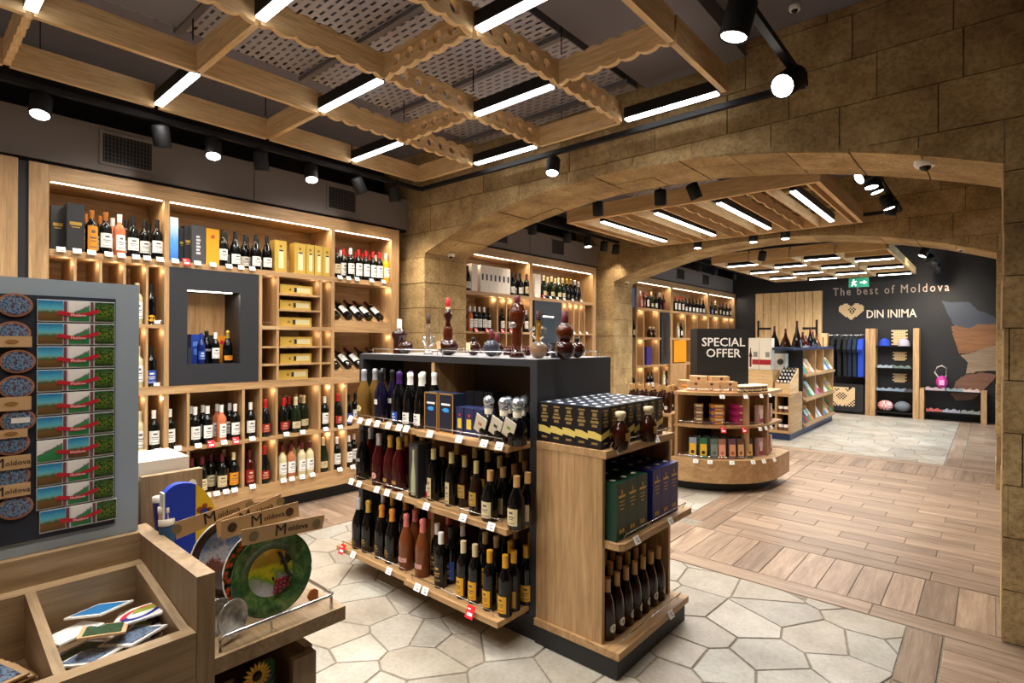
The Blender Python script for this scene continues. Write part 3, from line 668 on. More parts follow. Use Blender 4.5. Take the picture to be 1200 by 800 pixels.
# ================================================================ WALL CABINETS
CX, CB = -4.65, -5.04
def Y(px, py=400): return at(px, py, 'x', CX)[1]
def lights(par, y0, y1, z, W):
    MB().box(CX-.035, CX-.02, y0+.01, y1-.01, z-.004, z).build('led_strip', mat('fff0d0', .5, emit=10, name='warm_led'), par)
    area((CX-.04, (y0+y1)/2, z-.012), .02, y1-y0-.04, STRIP_W*(y1-y0), (1, .86, .66), (0, -.35, 0), par)
def cub(par, yr, z, W=None, x=None): point((x or CX-.07, yr-.035, z-.035), W or CUBBY_W, parent=par)
def cabinet(label, ya, yb, z0=.12, z1=2.635, sl=.1, sr=.095):
    t = thing('wall_cabinet', label, 'cabinet')
    bx('back_panel', OAK, CB-.02, CB, ya, yb, z0, z1, t); bx('side_panel', OAK, CB, CX, ya, ya+sl, z0, z1, t); bx('side_panel', OAK, CB, CX, yb-sr, yb, z0, z1, t)
    bx('top_panel', OAK, CB, CX, ya+sl, yb-sr, 2.53, z1, t); bx('base_panel', OAK, CB, CX, ya+sl, yb-sr, z0, .262, t)
    bx('plinth', BLACK, CB, CX-.10, ya, yb, 0, z0, t); return t
def shelf(t, ya, yb, za, zb, n='shelf', x=None): return bx(n, OAK, CB, x or CX, ya, yb, za, zb, t)
def div(t, y, za, zb, w=.019): return bx('divider', OAK, CB, CX-.003, y-w/2, y+w/2, za, zb, t)
# ---- nearest cabinet
c1 = cabinet('tall oak wall cabinet left of the near stone pillar, full of wine', .61, 3.532)
bx('fascia_strip', BLACK, CX-.2, CX-.02, .557, .61, 0, 2.635, c1)
t = thing('wall_panel_unit', 'plain oak panel at the left edge left of the nearest cabinet', 'panel'); bx('panel', OAK, CB, CX, -1.2, .557, 0, 2.64, t)
shelf(c1, .712, 3.435, 2.04, 2.085)
for y in (1.394, 2.773): div(c1, y, .262, 2.53, .034)
for a, b_ in ((.712, 1.377), (1.411, 2.756), (2.79, 3.435)): lights(c1, a, b_, 2.53, 1)
# left cubbies
for px in (87.5, 117.5, 145.5, 172): y = Y(px, 340); div(c1, y, 1.14, 2.04, .016)
shelf(c1, .712, 1.377, 1.578, 1.603); shelf(c1, .712, 3.435, 1.08, 1.142); shelf(c1, .712, 3.435, .634, .662)
for r_, zt in ((0, 2.04), (1, 1.578)):
    for px in (86, 116, 144, 170.5, 192): cub(c1, Y(px, 340), zt)
# niche
n0, n1, q0, q1 = 1.533, 1.927, 1.298, 1.875
nf = MB().box(CX-.03, CX+.002, 1.411, n0, 1.142, 2.04).box(CX-.03, CX+.002, n1, 2.08, 1.142, 2.04).box(CX-.03, CX+.002, n0, n1, 1.142, q0).box(CX-.03, CX+.002, n0, n1, q1, 2.04).build('niche_frame', SLATE, c1)
MB().box(CB+.08, CX-.03, n0-.012, n0, q0, q1).box(CB+.08, CX-.03, n1, n1+.012, q0, q1).box(CB+.08, CX-.03, n0, n1, q0-.012, q0).box(CB+.08, CX-.03, n0, n1, q1, q1+.012).build('niche_lining', mat('1f1d1e', .5), c1)
bx('niche_back', OAK, CB+.06, CB+.08, n0, n1, q0, q1, c1); MB().box(CX-.05, CX-.035, n0, n1-.05, q1-.008, q1-.001).build('led_strip', mat('fff0d0', .5, emit=10), c1); area((CX-.08, (n0+n1)/2, q1-.02), .03, .3, 1.2, (1, .86, .66), (0, -.3, 0), c1)
div(c1, 2.095, 1.142, 2.04, .028); div(c1, 2.246, 1.142, 2.04, .02); div(c1, 2.652, 1.142, 2.04, .018)
for za in (1.892, 1.755): shelf(c1, 2.256, 2.643, za-.01, za+.006)
shelf(c1, 2.109, 2.756, 1.58, 1.61)
for za in (1.428, 1.276):
    for a, b_ in ((2.109, 2.236), (2.256, 2.643), (2.661, 2.756)): shelf(c1, a, b_, za-.008, za+.008)
for y, zt in ((2.234, 2.04), (2.643, 2.04), (2.756, 2.04), (2.643, 1.58), (2.756, 1.58)): cub(c1, y, zt, .14)
for a, b_ in ((2.11, 2.235), (2.662, 2.755)): MB().tube([(CX-.01, a+.012, 1.61), (CX-.01, a+.012, 1.645), (CX-.01, b_-.012, 1.645), (CX-.01, b_-.012, 1.61)], .0025, 6).build('rail', CHROME, c1)
# sloping displays on the right
for zt, nm in ((1.675, 'u'), (1.20, 'l')):
    bx('front_board', OAK, CX-.018, CX+.001, 2.79, 3.434, max(zt-.108, 1.1425), zt, c1)
    M_ = T(CX-.02, 0, zt-.01) @ Matrix.Rotation(.62, 4, 'Y')
    MB().box(-.36, 0, 2.795, 3.43, -.012, 0, M=M_).build('sloping_shelf', OAK[0], c1)
    for k in range(7): MB().box(-.36, -.01, 2.80+k*.105-.004, 2.80+k*.105+.004, 0, .018, M=M_).build('bottle_divider', OAK[0], c1)
for y, zt in ((3.435, 2.04), (3.435, 1.56)): cub(c1, y, zt, .3)
# lower rows
LD = (172.5, 197.7, 221.8, 286.5, 307, 325.5, 376, 392, 407)
for px in LD:
    y = Y(px, 520)
    if abs(y-1.394) > .03 and abs(y-2.773) > .03: div(c1, y, .262, 1.08, .02)
for z in (1.08, .634):
    for px in (171, 196, 324, 374, 390.6, 406): cub(c1, Y(px, 520), z, .22)
    cub(c1, 3.42, z, .22)
# --- contents of the nearest cabinet
G1 = 'bottles in the nearest wall cabinet'
XF = CX-.055
def boxes(name, label, px0, px1, z, h, m, d=.09, plane=None, py=280, group=None, art=None, side='x', cat='gift box'):
    pl_ = plane if plane is not None else CX-.03
    if side == 'x':
        y0, y1 = at(px0, py, 'x', pl_)[1], at(px1, py, 'x', pl_)[1]; t = thing(name, label, cat, (pl_, (y0+y1)/2, z), 0, group); w_ = (y1-y0)/2-.001
    else:
        y0, y1 = at(px0, py, 'y', pl_)[0], at(px1, py, 'y', pl_)[0]; t = thing(name, label, cat, (pl_*0+(y0+y1)/2, pl_, z), -PI/2, group); w_ = (y1-y0)/2-.001
    MB().box(-d, 0, -w_, w_, 0, h).build('carton', m, t)
    if art: art(t, w_, h)
    return t
def art_lines(col, rows):
    def f(t, w_, h):
        mb = MB()
        for a, b_, s in rows: mb.box(0, .001, -w_*s, w_*s, h*a, h*b_)
        mb.build('print', col, t)
    return f
def art_v(t, w_, h): 
    mb = MB()
    for i in range(6): mb.box(0, .001, -w_*.35, w_*.3*(.6 if i % 2 else 1), h*(.25+i*.085), h*(.25+i*.085+.055))
    mb.build('vertical_lettering', mat('cfcfcf', .5), t)
def art_win(t, w_, h): # yellow wine carton with a die cut window
    MB().box(.0, .001, -w_*.35, w_*.5, h*.12, h*.72).build('window', mat('e9dfae', .3), t)
    MB().box(.001, .002, -w_*.3, w_*.45, h*.66, h*.71).build('print', INK, t); MB().prism([(.012*math.cos(i*.785), h*.82+.012*math.sin(i*.785)) for i in range(8)], 0, .0015, 'x').build('seal', mat('8a6a2a', .5), t)
    MB().tube([(-.03, -w_*.5, h), (-.03, -w_*.2, h+.02), (-.03, w_*.2, h+.02), (-.03, w_*.5, h)], .0015, 5).build('cord_handle', mat('6b5a3a', .8), t)
CHAR = mat('2a2a2c', .5, name='charcoal_card'); YEL = mat('e0a320', .5, name='yellow_card'); GOLDC = mat('d2ae4e', .4, .25, name='gold_card')
gk = art_lines(GOLD, ((.55, .62, .7), (.5, .52, .5)))
boxes('gift_box', 'charcoal wine gift box at the far left of the top left bay', 58, 75, 2.085, .31, CHAR, art=gk, d=.1, plane=CX-.11)
boxes('gift_box', 'charcoal wine gift box standing forward in the top left bay', 77, 98, 2.085, .325, CHAR, art=gk, d=.1)
brow([(106, 'orange_cap'), (123, 'white_gold'), (139, 'rose_w'), (155, 'white_blk'), (167.5, 'white_blk'), (183, 'white_blk')], XF, 2.085, 'top left bay of nearest cabinet', G1, 2, py=270)
bl, nt, b = base('blue_sky_print', .4); g = nd(nt, 'ShaderNodeTexCoord'); sp_ = nd(nt, 'ShaderNodeSeparateXYZ'); nt.links.new(g.outputs['Generated'], sp_.inputs[0])
nt.links.new(ramp(nt, math_(nt, 'ADD', sp_.outputs[2], math_(nt, 'MULTIPLY', noise(nt, g.outputs['Generated'], 5), .25)), [(.2, '3d7fd6'), (.6, '5aa2e6'), (1, 'd7ecf8')]), b.inputs['Base Color'])
boxes('gift_box', 'tall sky blue gift box at the left end of the wide top bay', 198, 208, 2.085, .335, bl)
boxes('gift_box', 'narrow black gift box beside the blue box, behind a red card', 209, 215, 2.085, .27, CHAR, plane=CX-.09, art=gk)
boxes('gift_box', 'black gift box just left of the grey lettered carton', 215, 223, 2.085, .29, BLACK, plane=CX-.06, art=gk)
boxes('gift_box', 'large dark grey carton with vertical lettering, top shelf', 223.5, 239.5, 2.085, .30, mat('4a4a4c', .5), art=art_v, d=.12)
boxes('gift_box', 'bright yellow wine carton with small round emblem, top shelf', 240.3, 256, 2.085, .29, YEL, art=lambda t, w_, h: MB().prism([(.016*math.cos(i*.524), h*.78+.016*math.sin(i*.524)) for i in range(12)], 0, .0015, 'x').build('emblem', mat('c4572a', .5), t))
brow([(259.5, 'white_blk'), (262.5, 'burg'), (274.5, 'burg'), (286, 'burg'), (298.5, 'burg'), (311.5, 'burg')], XF, 2.085, 'wide top bay of nearest cabinet', G1, 1, py=295)
for i, (a, b_) in enumerate(((321, 335), (344, 357.5), (358, 367.3), (367.7, 377), (377.4, 387))): boxes('wine_carton', 'yellow wine carton with label window, top shelf, %s of five' % nth(i, 5), a, b_, 2.085, .275, GOLDC, group='yellow wine cartons on the top shelf', art=art_win, py=300)
brow([(393.5, 'cream_lab'), (401.5, 'white_red'), (409.5, 'red_w'), (419.5, 'white_red'), (428, 'white_red'), (436, 'white_red'), (444, 'white_red'), (451.5, 'pale_gold')], XF, 2.085, 'top right bay of nearest cabinet', G1, 1, py=305)
tags((70, 89, 106, 126, 141, 158, 171, 186), 'x', CX, 2.085, 'top left bay of nearest cabinet', 298)
tags((204, 217, 230, 248, 267, 281, 294), 'x', CX, 2.085, 'wide top bay of nearest cabinet', 310, red=(217,))
tags((397, 407, 417, 434, 448), 'x', CX, 2.085, 'top right bay of nearest cabinet', 322)
bottle('art_dark', (XF, Y(178.5, 370), 1.603), 0, 'black painted souvenir bottle with yellow motif, upper right cubby', G1); bottle('art_blue', (XF, Y(179.5, 440), 1.142), 0, 'black souvenir bottle wrapped in blue print, cubby below the yellow one', G1)
for px, z, py in ((163, 1.603, 370), (164.5, 1.142, 440)): bottle('white_top', (XF, Y(px, py), z), 0, 'pale bottle just past the grey magnet board, %s cubby' % ('upper' if z > 1.5 else 'middle'), G1)
for z, py, l in ((1.603, 385, 'under the yellow motif bottle'), (1.142, 460, 'under the blue print bottle')):
    y0 = Y(175.5, py); t = thing('sign_holder', 'small chrome shelf rail %s' % l, 'holder', (CX-.01, y0+.05, z)); MB().tube([(0, -.035, 0), (0, -.035, .03), (0, .035, .03), (0, .035, 0)], .0025, 6).build('bar', CHROME, t); MB().box(.0, .002, -.02, .02, .005, .028).build('card', WHITE, t)
# niche contents
NX = CX-.10
boxes('gift_box', 'tall blue vodka carton in the dark niche', 224, 234.5, q0, .235, mat('1f3f9a', .45), plane=NX-.06, py=400, art=art_lines(mat('5f86d8', .4), ((.6, .75, .6), (.3, .5, .4))))
boxes('gift_box', 'black carton behind the bottles in the dark niche', 238.5, 253, q0, .23, BLACK, plane=NX-.12, py=400)
boxes('gift_box', 'orange yellow carton with round red emblem in the niche', 254, 266, q0, .225, mat('dd8f1e', .5), plane=NX-.12, py=400, art=lambda t, w_, h: MB().prism([(.018*math.cos(i*.524), h*.76+.018*math.sin(i*.524)) for i in range(12)], 0, .0015, 'x').build('emblem', RED, t))
boxes('gift_tube', 'dark patterned tube at the left side of the niche', 220, 225, q0, .13, mat('2a3040', .5), plane=NX-.02, py=420)
for px, kd, l in ((236, 'blue_v', 'cobalt blue vodka bottle standing in the dark niche'), (245.5, 'fizz_dark', 'pale-necked dark bottle behind the white labelled one in the niche'), (252.5, 'red_w', 'black bottle with large white label in the dark niche'), (267, 'fizz_or_lab', 'gold-foiled sparkling bottle with orange label in the niche')):
    bottle(kd, (NX-(.06 if px == 245.5 else .0), at(px, 420, 'x', NX)[1], q0), 0, l, None, .84)
# yellow boxes lying on the six shelves
for i, (z, a, b_) in enumerate(((1.898, 328, 366), (1.761, 328, 364), (1.61, 326, 365), (1.436, 328.5, 366), (1.284, 328.5, 365), (1.142, 327, 361))):
    pl_ = CX-.05; y0, y1 = at(a, 390, 'x', pl_)[1], at(b_, 390, 'x', pl_)[1]; t = thing('wine_carton', 'yellow wine carton lying on its side, %s shelf from the top' % ORD[i], 'gift box', (pl_, y0, z), 0, 'yellow cartons lying on the narrow shelves'); L = y1-y0
    MB().box(-.1, 0, 0, L, 0, .083).build('carton', GOLDC, t); MB().box(0, .001, L*.42, L*.93, .018, .064).build('window', mat('d9cf9e', .3), t); MB().box(0.001, .002, L*.42, L*.5, .02, .062).build('print', INK, t)
    MB().prism([(L*.3+.012*math.cos(k*.785), .042+.012*math.sin(k*.785)) for k in range(8)], 0, .0015, 'x').build('seal', mat('8a6a2a', .5), t)
# bottles lying on the sloping displays
for zt, pxs, py, w_ in ((1.675, (397, 411, 424, 435, 448), 370, 'upper'), (1.20, (397, 411, 424, 437, 450), 430, 'lower')):
    for i, px in enumerate(pxs):
        y = Y(px, py); t = bottle('cream_lab' if w_ == 'x' else 'lying', (CX-.05, y, zt+.03), 0, 'wine bottle lying on the %s sloping display, %s' % (w_, nth(i, 5)), 'bottles lying on the sloping displays') if False else None
        d = Vector((-.80, -.1, .58)).normalized(); q = d.to_track_quat('Z', 'X')
        t = thing('wine_bottle', 'wine bottle lying on the %s sloping display, %s' % (w_, nth(i, 5)), 'bottle', (CX-.028, y, zt-.01+.045), 0, 'bottles lying on the sloping displays'); t.rotation_mode = 'QUATERNION'; t.rotation_quaternion = q
        g, c, l = bottle_meshes('wine', 'black', 'burgundy', ('white', .06, .16, 1.25, '')); ob('glass', g, t); ob('capsule', c, t); ob('label', l, t)
# lower two rows
brow([(165, 'white_top'), (181, 'red_w'), (199.8, 'red_w')], XF, .662, 'left upper cubbies, below band', G1, 0, py=500)
brow([(229, 'red_w'), (244.5, 'red_w'), (261, 'rose_w'), (276, 'red_w')], XF, .662, 'wide upper compartment, below niche', G1, 1, py=500)
brow([(294.5, 'red_w'), (311, 'fizz_red')], XF, .662, 'narrow cubbies, below narrow shelves', G1, 0, py=490)
brow([(333, 'fizz_red'), (339, 'fizz_red'), (347.5, 'fizz_cream'), (356.5, 'fizz_cream'), (362, 'fizz_cream')], XF-.01, .662, 'centre compartment, row below yellow cartons', G1, 1, py=480)
brow([(381.5, 'red_w'), (396, 'fizz_red')], XF, .662, 'narrow cubbies left of the gondola', G1, 0, py=480)
brow([(409.5, 'art_blue'), (417, 'white_blk')], XF, .662, 'last cubby beside the gondola', G1, 1, py=480)
brow([(238, 'cream_lab'), (249, 'cream_lab'), (262, 'cream_lab'), (275, 'orange_lab')], XF, .262, 'bottom row, wide compartment', G1, 2, py=560)
brow([(226, 'cream_lab')], XF, .262, 'bottom row behind the souvenir bin', G1, 1, py=560)
brow([(294.5, 'red_lab'), (311.5, 'fizz_red')], XF, .262, 'bottom row, narrow cubbies', G1, 0, py=560)
brow([(332, 'whitewine_red'), (342.5, 'rosewine_red'), (355, 'whitewine_red'), (364.5, 'whitewine_red')], XF, .262, 'bottom row, centre compartment', G1, 2, py=540)
brow([(380.5, 'fizz_cream'), (396, 'red_w')], XF, .262, 'bottom row, narrow cubbies by gondola', G1, 0, py=530)
brow([(409.5, 'red_w'), (415.5, 'red_w')], XF, .262, 'bottom row, last cubby by gondola', G1, 1, py=530)
tags((186, 209, 233, 248, 263, 277, 296), 'x', CX, .668, 'shelf below the dark niche', 520, red=(248, 277))
tags((336, 355, 382, 399), 'x', CX, .668, 'middle shelf left of the gondola', 505)
tags((244, 255, 266, 276, 297, 333, 343, 355, 367, 399, 414), 'x', CX, .268, 'bottom shelf of nearest cabinet', 575)
# ---- cabinet behind the near arch
c2 = cabinet('oak wall cabinet seen between the two stone pillars', 4.33, 7.32, sr=.09)
shelf(c2, 4.43, 7.23, 2.04, 2.085); shelf(c2, 4.43, 7.23, 1.08, 1.142); shelf(c2, 4.43, 7.23, .634, .662); shelf(c2, 4.43, 7.23, 1.578, 1.603)
ym = Y(622, 320); div(c2, ym, .262, 2.53, .06); lights(c2, 4.45, ym-.04, 2.53, 1); lights(c2, ym+.04, 7.22, 2.53, 1)
for px in (583, 593.5, 602, 611.5): div(c2, Y(px, 370), 1.14, 2.04, .022)
for px in (583, 593, 602, 611, 619): cub(c2, Y(px, 370), 2.04, .25)
for px in (659, 665.5, 672.6, 678.9, 685): div(c2, Y(px, 370), 1.14, 2.04, .022); cub(c2, Y(px, 370), 2.04, .2)
ya, yb = Y(626, 370), Y(657.5, 370)
MB().box(CX-.03, CX+.002, ya, yb, 1.142, 2.04).build('niche_frame', SLATE, c2); MB().box(CX+.002, CX+.006, ya+.17, yb-.17, 1.25, 1.86).build('niche_dark_sheet', mat('17171a', .35), c2); MB().box(CX+.006, CX+.009, ya+.18, ya+.42, 1.82, 1.835).build('led_strip', mat('fff0d0', .5, emit=6), c2)  # solid near-black sheet on the frame: the niche's inner shade as colour
G2 = 'bottles in the cabinet between the pillars'
boxes('wine_carton', 'cream carton seen end-on at the left of the upper bay', 552, 559, 2.085, .33, mat('e8ddcf', .5), plane=CX-.03, py=330)
for i in range(7):
    a = 562.5+i*5; boxes('wine_carton', 'white wine carton with dark bottle print, upper bay between pillars, %s' % nth(i, 7), a, a+4.9, 2.085, .33, mat('efe6da', .5), group='white wine cartons between the pillars', py=335, art=lambda t, w_, h: MB().box(0, .001, -w_*.4, w_*.4, h*.45, h*.68).build('print', mat('23303a', .5), t))
brow([(547, 'burg'), (549.8, 'burg')], XF, 2.085, 'upper bay by near pillar', G2, 1, py=340)
brow([(599.5, 'burg'), (604, 'burg'), (608.5, 'burg'), (612.5, 'cream_lab'), (616, 'cream_lab')], XF, 2.085, 'upper bay between pillars', G2, 1, py=335)
boxes('wine_carton', 'white wine carton at the left of the right upper bay', 626, 633, 2.085, .32, mat('efe6da', .5), py=340)
brow([(636.5, 'fizz_cream'), (641, 'fizz_cream'), (645.5, 'fizz_cream'), (650, 'fizz_cream'), (654, 'fizz_cream'), (658.5, 'fizz_cream'), (663.5, 'fizz_gold'), (668, 'fizz_gold'), (673, 'fizz_silver'), (677, 'fizz_silver'), (682, 'fizz_silver')], XF, 2.085, 'right upper bay between pillars', G2, 0, py=345)
brow([(550, 'rose_w'), (555.5, 'red_w'), (561, 'red_w'), (566.5, 'red_w'), (572, 'white_blk'), (577, 'white_blk')], XF, 1.603, 'wide cubby between pillars', G2, 1, py=380)
brow([(588, 'white_blk'), (597, 'white_blk'), (606.5, 'red_w'), (616, 'red_w')], XF, 1.603, 'narrow cubbies between pillars', G2, 0, py=380)
tags((557, 570, 588, 598, 603), 'x', CX, 1.615, 'cubby shelf between the pillars', 390, red=(557, 570, 588, 598)); tags((628, 636, 644, 652, 660, 670, 680), 'x', CX, 2.095, 'right upper bay between the pillars', 352, red=(636,)); tags((672, 679, 687), 'x', CX, 1.612, 'narrow cubbies right of the niche', 392)
# ---- farthest cabinet
c3 = cabinet('oak wall cabinet beyond the far arch', 8.62, 13.54, sr=.08, sl=.03)
shelf(c3, 8.65, 13.46, 2.04, 2.085); shelf(c3, 8.65, 13.46, 1.52, 1.56); shelf(c3, 8.65, 13.46, 1.02, 1.06); shelf(c3, 8.65, 13.46, .6, .63)
D3 = [Y(787, 350), Y(830, 350)]
for y in D3: div(c3, y, .262, 2.53, .09)
for a, b_ in ((8.66, D3[0]-.05), (D3[0]+.05, D3[1]-.05), (D3[1]+.05, 13.45)): lights(c3, a, b_, 2.53, 1)
for px in (754.7, 772.5, 803.5, 817.5, 842.5, 853.5): div(c3, Y(px, 380), .63, 2.04, .03)
for px in (754, 771.5, 785, 803, 817, 829, 842, 853, 860):
    for z in (2.04, 1.52, 1.02): cub(c3, Y(px, 380), z, .3)
ya, yb = Y(775, 400), Y(785, 400); MB().box(CX-.03, CX+.002, ya, yb, 1.06, 2.04).build('niche_frame', SLATE, c3); MB().box(CX+.002, CX+.006, ya+.1, yb-.15, 1.2, 1.9).build('niche_dark_sheet', mat('121214', .35), c3)  # dark sheet here too stands in for the shaded niche depth
G3 = 'bottles in the farthest wall cabinet'
boxes('gift_box', 'tall blue carton at the left of the farthest cabinet', 741, 747, 2.085, .34, mat('6f8cc8', .5), py=345)
brow([(750, 'rose_w'), (754, 'red_lab'), (758.5, 'white_red'), (763, 'fizz_cream'), (768, 'burg'), (772, 'fizz_silver'), (777, 'red_lab')], XF, 2.085, 'left upper bay, farthest cabinet', G3, 0, py=350)
brow([(791+i*4.1, ['white_red', 'burg'][i > 2]) for i in range(9)], XF, 2.085, 'middle upper bay, farthest cabinet', G3, 0, py=355)
brow([(833.5, 'art_blue'), (838, 'fizz_cream'), (843, 'cream_lab'), (847, 'burg'), (851, 'burg'), (855, 'cream_lab')], XF, 2.085, 'right upper bay, farthest cabinet', G3, 0, py=362)
brow([(742.5, 'cream_lab'), (761, 'flask'), (765, 'flask'), (794, 'white_top'), (798, 'white_blk')], XF, 1.56, 'upper cubbies, farthest cabinet', G3, 0, py=390)
boxes('gift_box', 'violet blue carton in a cubby of the farthest cabinet', 758, 764, 1.06, .33, mat('3a2c80', .5), py=420)
boxes('display_panel', 'glossy orange panel standing in the farthest cabinet', 790, 804.5, 1.08, .43, mat('f09a1c', .4), plane=CX+.003, d=.01, py=410, cat='panel')
boxes('crate', 'plain oak box standing below the orange panel', 786, 805, .62, .44, OAK[2], plane=CX+.06, d=.055, py=440, cat='box')
brow([(743, 'cream_lab'), (760, 'burg'), (764, 'burg'), (778, 'white_top'), (782, 'white_blk')], XF, .63, 'lower cubbies, farthest cabinet', G3, 0, py=440)
# ================================================================ GONDOLA
g = thing('gondola', 'black topped oak gondola in mid floor stacked with bottles and cartons', 'display stand')
gx0, gx1, gy0, gy1 = -3.25, -1.70, 2.14, 2.84; ym = 2.49
bx('top_slab', SLATE, gx0, gx1, gy0, gy1, 1.366, 1.402, g); MB().box(gx0+.01, gx1-.01, gy0+.01, gy1-.01, 1.402, 1.404).build('top_sheet', mat('a3a2a6', .25), g)
for x in (gx0, gx1-.045): bx('end_panel', SLATE, x, x+.045, gy0, gy1, .12, 1.366, g)
bx('plinth', BLACK, gx0, gx1, gy0, gy1, 0, .12, g); bx('back_panel', mat('5f4c3a', .6), gx0+.045, gx1-.045, ym-.01, ym+.01, .12, 1.366, g)
bx('divider', OAK, -2.503, -2.475, gy0+.002, ym-.01, .13, 1.366, g); bx('divider', OAK, -2.503, -2.475, ym+.01, gy1-.002, .13, 1.366, g)
def gshelf(x0, x1, yf, z):
    t_ = .028
    MB().prism([(x0, gy0), (x0, yf+.03 if x0 > gx0+.1 else yf), (x0+.0, yf), (x1-.0, yf), (x1, yf+.0), (x1, gy0)], z-t_, z, 'z').build('shelf', OAK[0], g)
    bx('shelf', OAK, max(x0, gx0+.046), min(x1, gx1-.046), gy0, ym-.011, z-t_, z, g)
    a, b = x0+.04, x1-.05
    MB().tube([(a, yf+.03, z), (a, yf+.018, z+.032), (b, yf+.018, z+.032), (b, yf+.03, z)], .0028, 6).tube([((a+b)/2, yf+.018, z), ((a+b)/2, yf+.018, z+.03)], .002, 6).build('rail', CHROME, g)
Z1, Z2, Z3 = .988, .594, .168
for x0, x1, yf, z in ((-3.13, -2.42, 1.985, Z1), (-2.42, -1.74, 1.965, Z1), (-3.13, -2.41, 1.975, Z2), (-2.41, -1.735, 1.955, Z2), (-3.18, -2.45, 1.93, Z3), (-2.45, -1.745, 1.905, Z3)): gshelf(x0, x1, yf, z)
# far side shelves (seen only from beyond)
for z in (Z1, Z2, Z3): bx('shelf', OAK, gx0+.05, gx1-.05, ym+.011, gy1+.14, z-.028, z, g)
# end unit facing the aisle
ex = -1.318
bx('end_base', OAK, gx1+.001, -1.222, 2.122, 2.86, .092, .125, g); bx('plinth', BLACK, gx1+.001, -1.235, 2.13, 2.84, 0, .092, g)
bx('side_panel', OAK, gx1+.001, ex, 2.138, 2.16, .125, .965, g); bx('side_panel', OAK, gx1+.001, ex, 2.815, 2.838, .125, .965, g); bx('end_top', OAK, gx1+.001, -1.30, 2.136, 2.84, .966, 1.0, g)
bx('end_shelf', OAK, gx1+.001, ex-.002, 2.161, 2.814, .562, .592, g); MB().prism([(ex-.001, 2.150), (-1.245, 2.155), (-1.225, 2.175), (-1.225, 2.90), (ex-.001, 2.90)], .560, .592, 'z').build('end_shelf', OAK[1], g); bx('end_back', BLACK, gx1+.001, gx1+.012, 2.161, 2.814, .125, .966, g)
for z, y0, y1, x in ((1.0, 2.20, 2.80, -1.305), (.592, 2.22, 2.86, -1.24), (.125, 2.20, 2.80, -1.24)): MB().tube([(x-.02, y0, z), (x, y0, z+.032), (x, y1, z+.032), (x-.02, y1, z)], .0028, 6).build('rail', CHROME, g)
# top rails
MB().tube([(-2.47, 2.2, 1.404), (-2.47, 2.2, 1.436), (-1.83, 2.2, 1.436), (-1.83, 2.2, 1.404)], .003, 6).tube([(-3.18, 2.2, 1.404), (-3.18, 2.2, 1.436), (-2.52, 2.2, 1.436), (-2.52, 2.2, 1.404)], .003, 6).tube([(-1.76, 2.3, 1.404), (-1.76, 2.3, 1.436), (-1.76, 2.78, 1.436), (-1.76, 2.78, 1.404)], .003, 6).tube([(-3.1, 2.79, 1.404), (-3.1, 2.79, 1.436), (-1.85, 2.79, 1.436), (-1.85, 2.79, 1.404)], .003, 6).build('rail', CHROME, g)
GG = 'bottles on the gondola front shelves'; kw = dict(side='y', rz=-PI/2)
brow([(426.5, 'fizz_rosegold'), (435.5, 'fizz_rosegold'), (447, 'fizz_violet'), (457, 'fizz_dark'), (468.5, 'fizz_purple'), (482, 'fizz_white'), (494.6, 'fizz_white')], 2.05, Z1, 'top left gondola shelf', GG, 1, py=470, **kw)
FR = mat('1a2236', .4, name='night_blue_card'); FRG = mat('c9923a', .4, .3)
def art_comet(t, w_, h):
    for a, b_, c_, d_ in ((-w_, -w_+.006, 0, h), (w_-.006, w_, 0, h), (-w_, w_, h-.006, h), (-w_, w_, 0, .005)): MB().box(0, .0012, a, b_, c_, d_).build('gold_edge', FRG, t)
    MB().prism([(w_*.55*math.cos(i*.628)*(1 if i % 2 else .7), h*.58+.012*math.sin(i*.628)) for i in range(10)], 0, .0012, 'x').build('blue_flare', mat('3f9be8', .4), t); MB().box(0, .0012, -w_*.6, w_*.6, h*.7, h*.75).build('print', WHITE, t)
boxes('cognac_carton', 'tall night blue carton with gold edges, left of the pair', 498, 513.5, Z1, .215, FR, d=.1, plane=2.03, py=480, side='y', art=art_comet); boxes('cognac_carton', 'tall night blue carton with gold edges, right of the pair', 514.6, 532, Z1, .215, FR, d=.1, plane=2.03, py=480, side='y', art=art_comet)
def art_fig(t, w_, h): MB().box(0, .001, -w_*.5, w_*.5, h*.25, h*.6).build('print', mat('d9c04a', .5), t); MB().prism([(w_*.3*math.cos(i*1.05), h*.72+w_*.3*math.sin(i*1.05)) for i in range(6)], 0, .001, 'x').build('figure', mat('b4322c', .5), t)
for i, (a, b_) in enumerate(((535, 544), (545, 556), (556.5, 567))): boxes('cognac_carton', 'squat violet blue carton with figure, %s of three' % nth(i, 3), a, b_, Z1, .15, mat('232a52', .45), d=.09, plane=2.04, py=490, side='y', art=art_fig)
for i, (a, b_) in enumerate(((546, 556), (556.5, 567), (567.5, 578))): boxes('cognac_carton', 'plain black carton at the back of the top right shelf, %s' % nth(i, 3), a, b_, Z1, .21, BLACK, d=.09, plane=2.30, py=480, side='y', group='plain black cartons on the gondola')
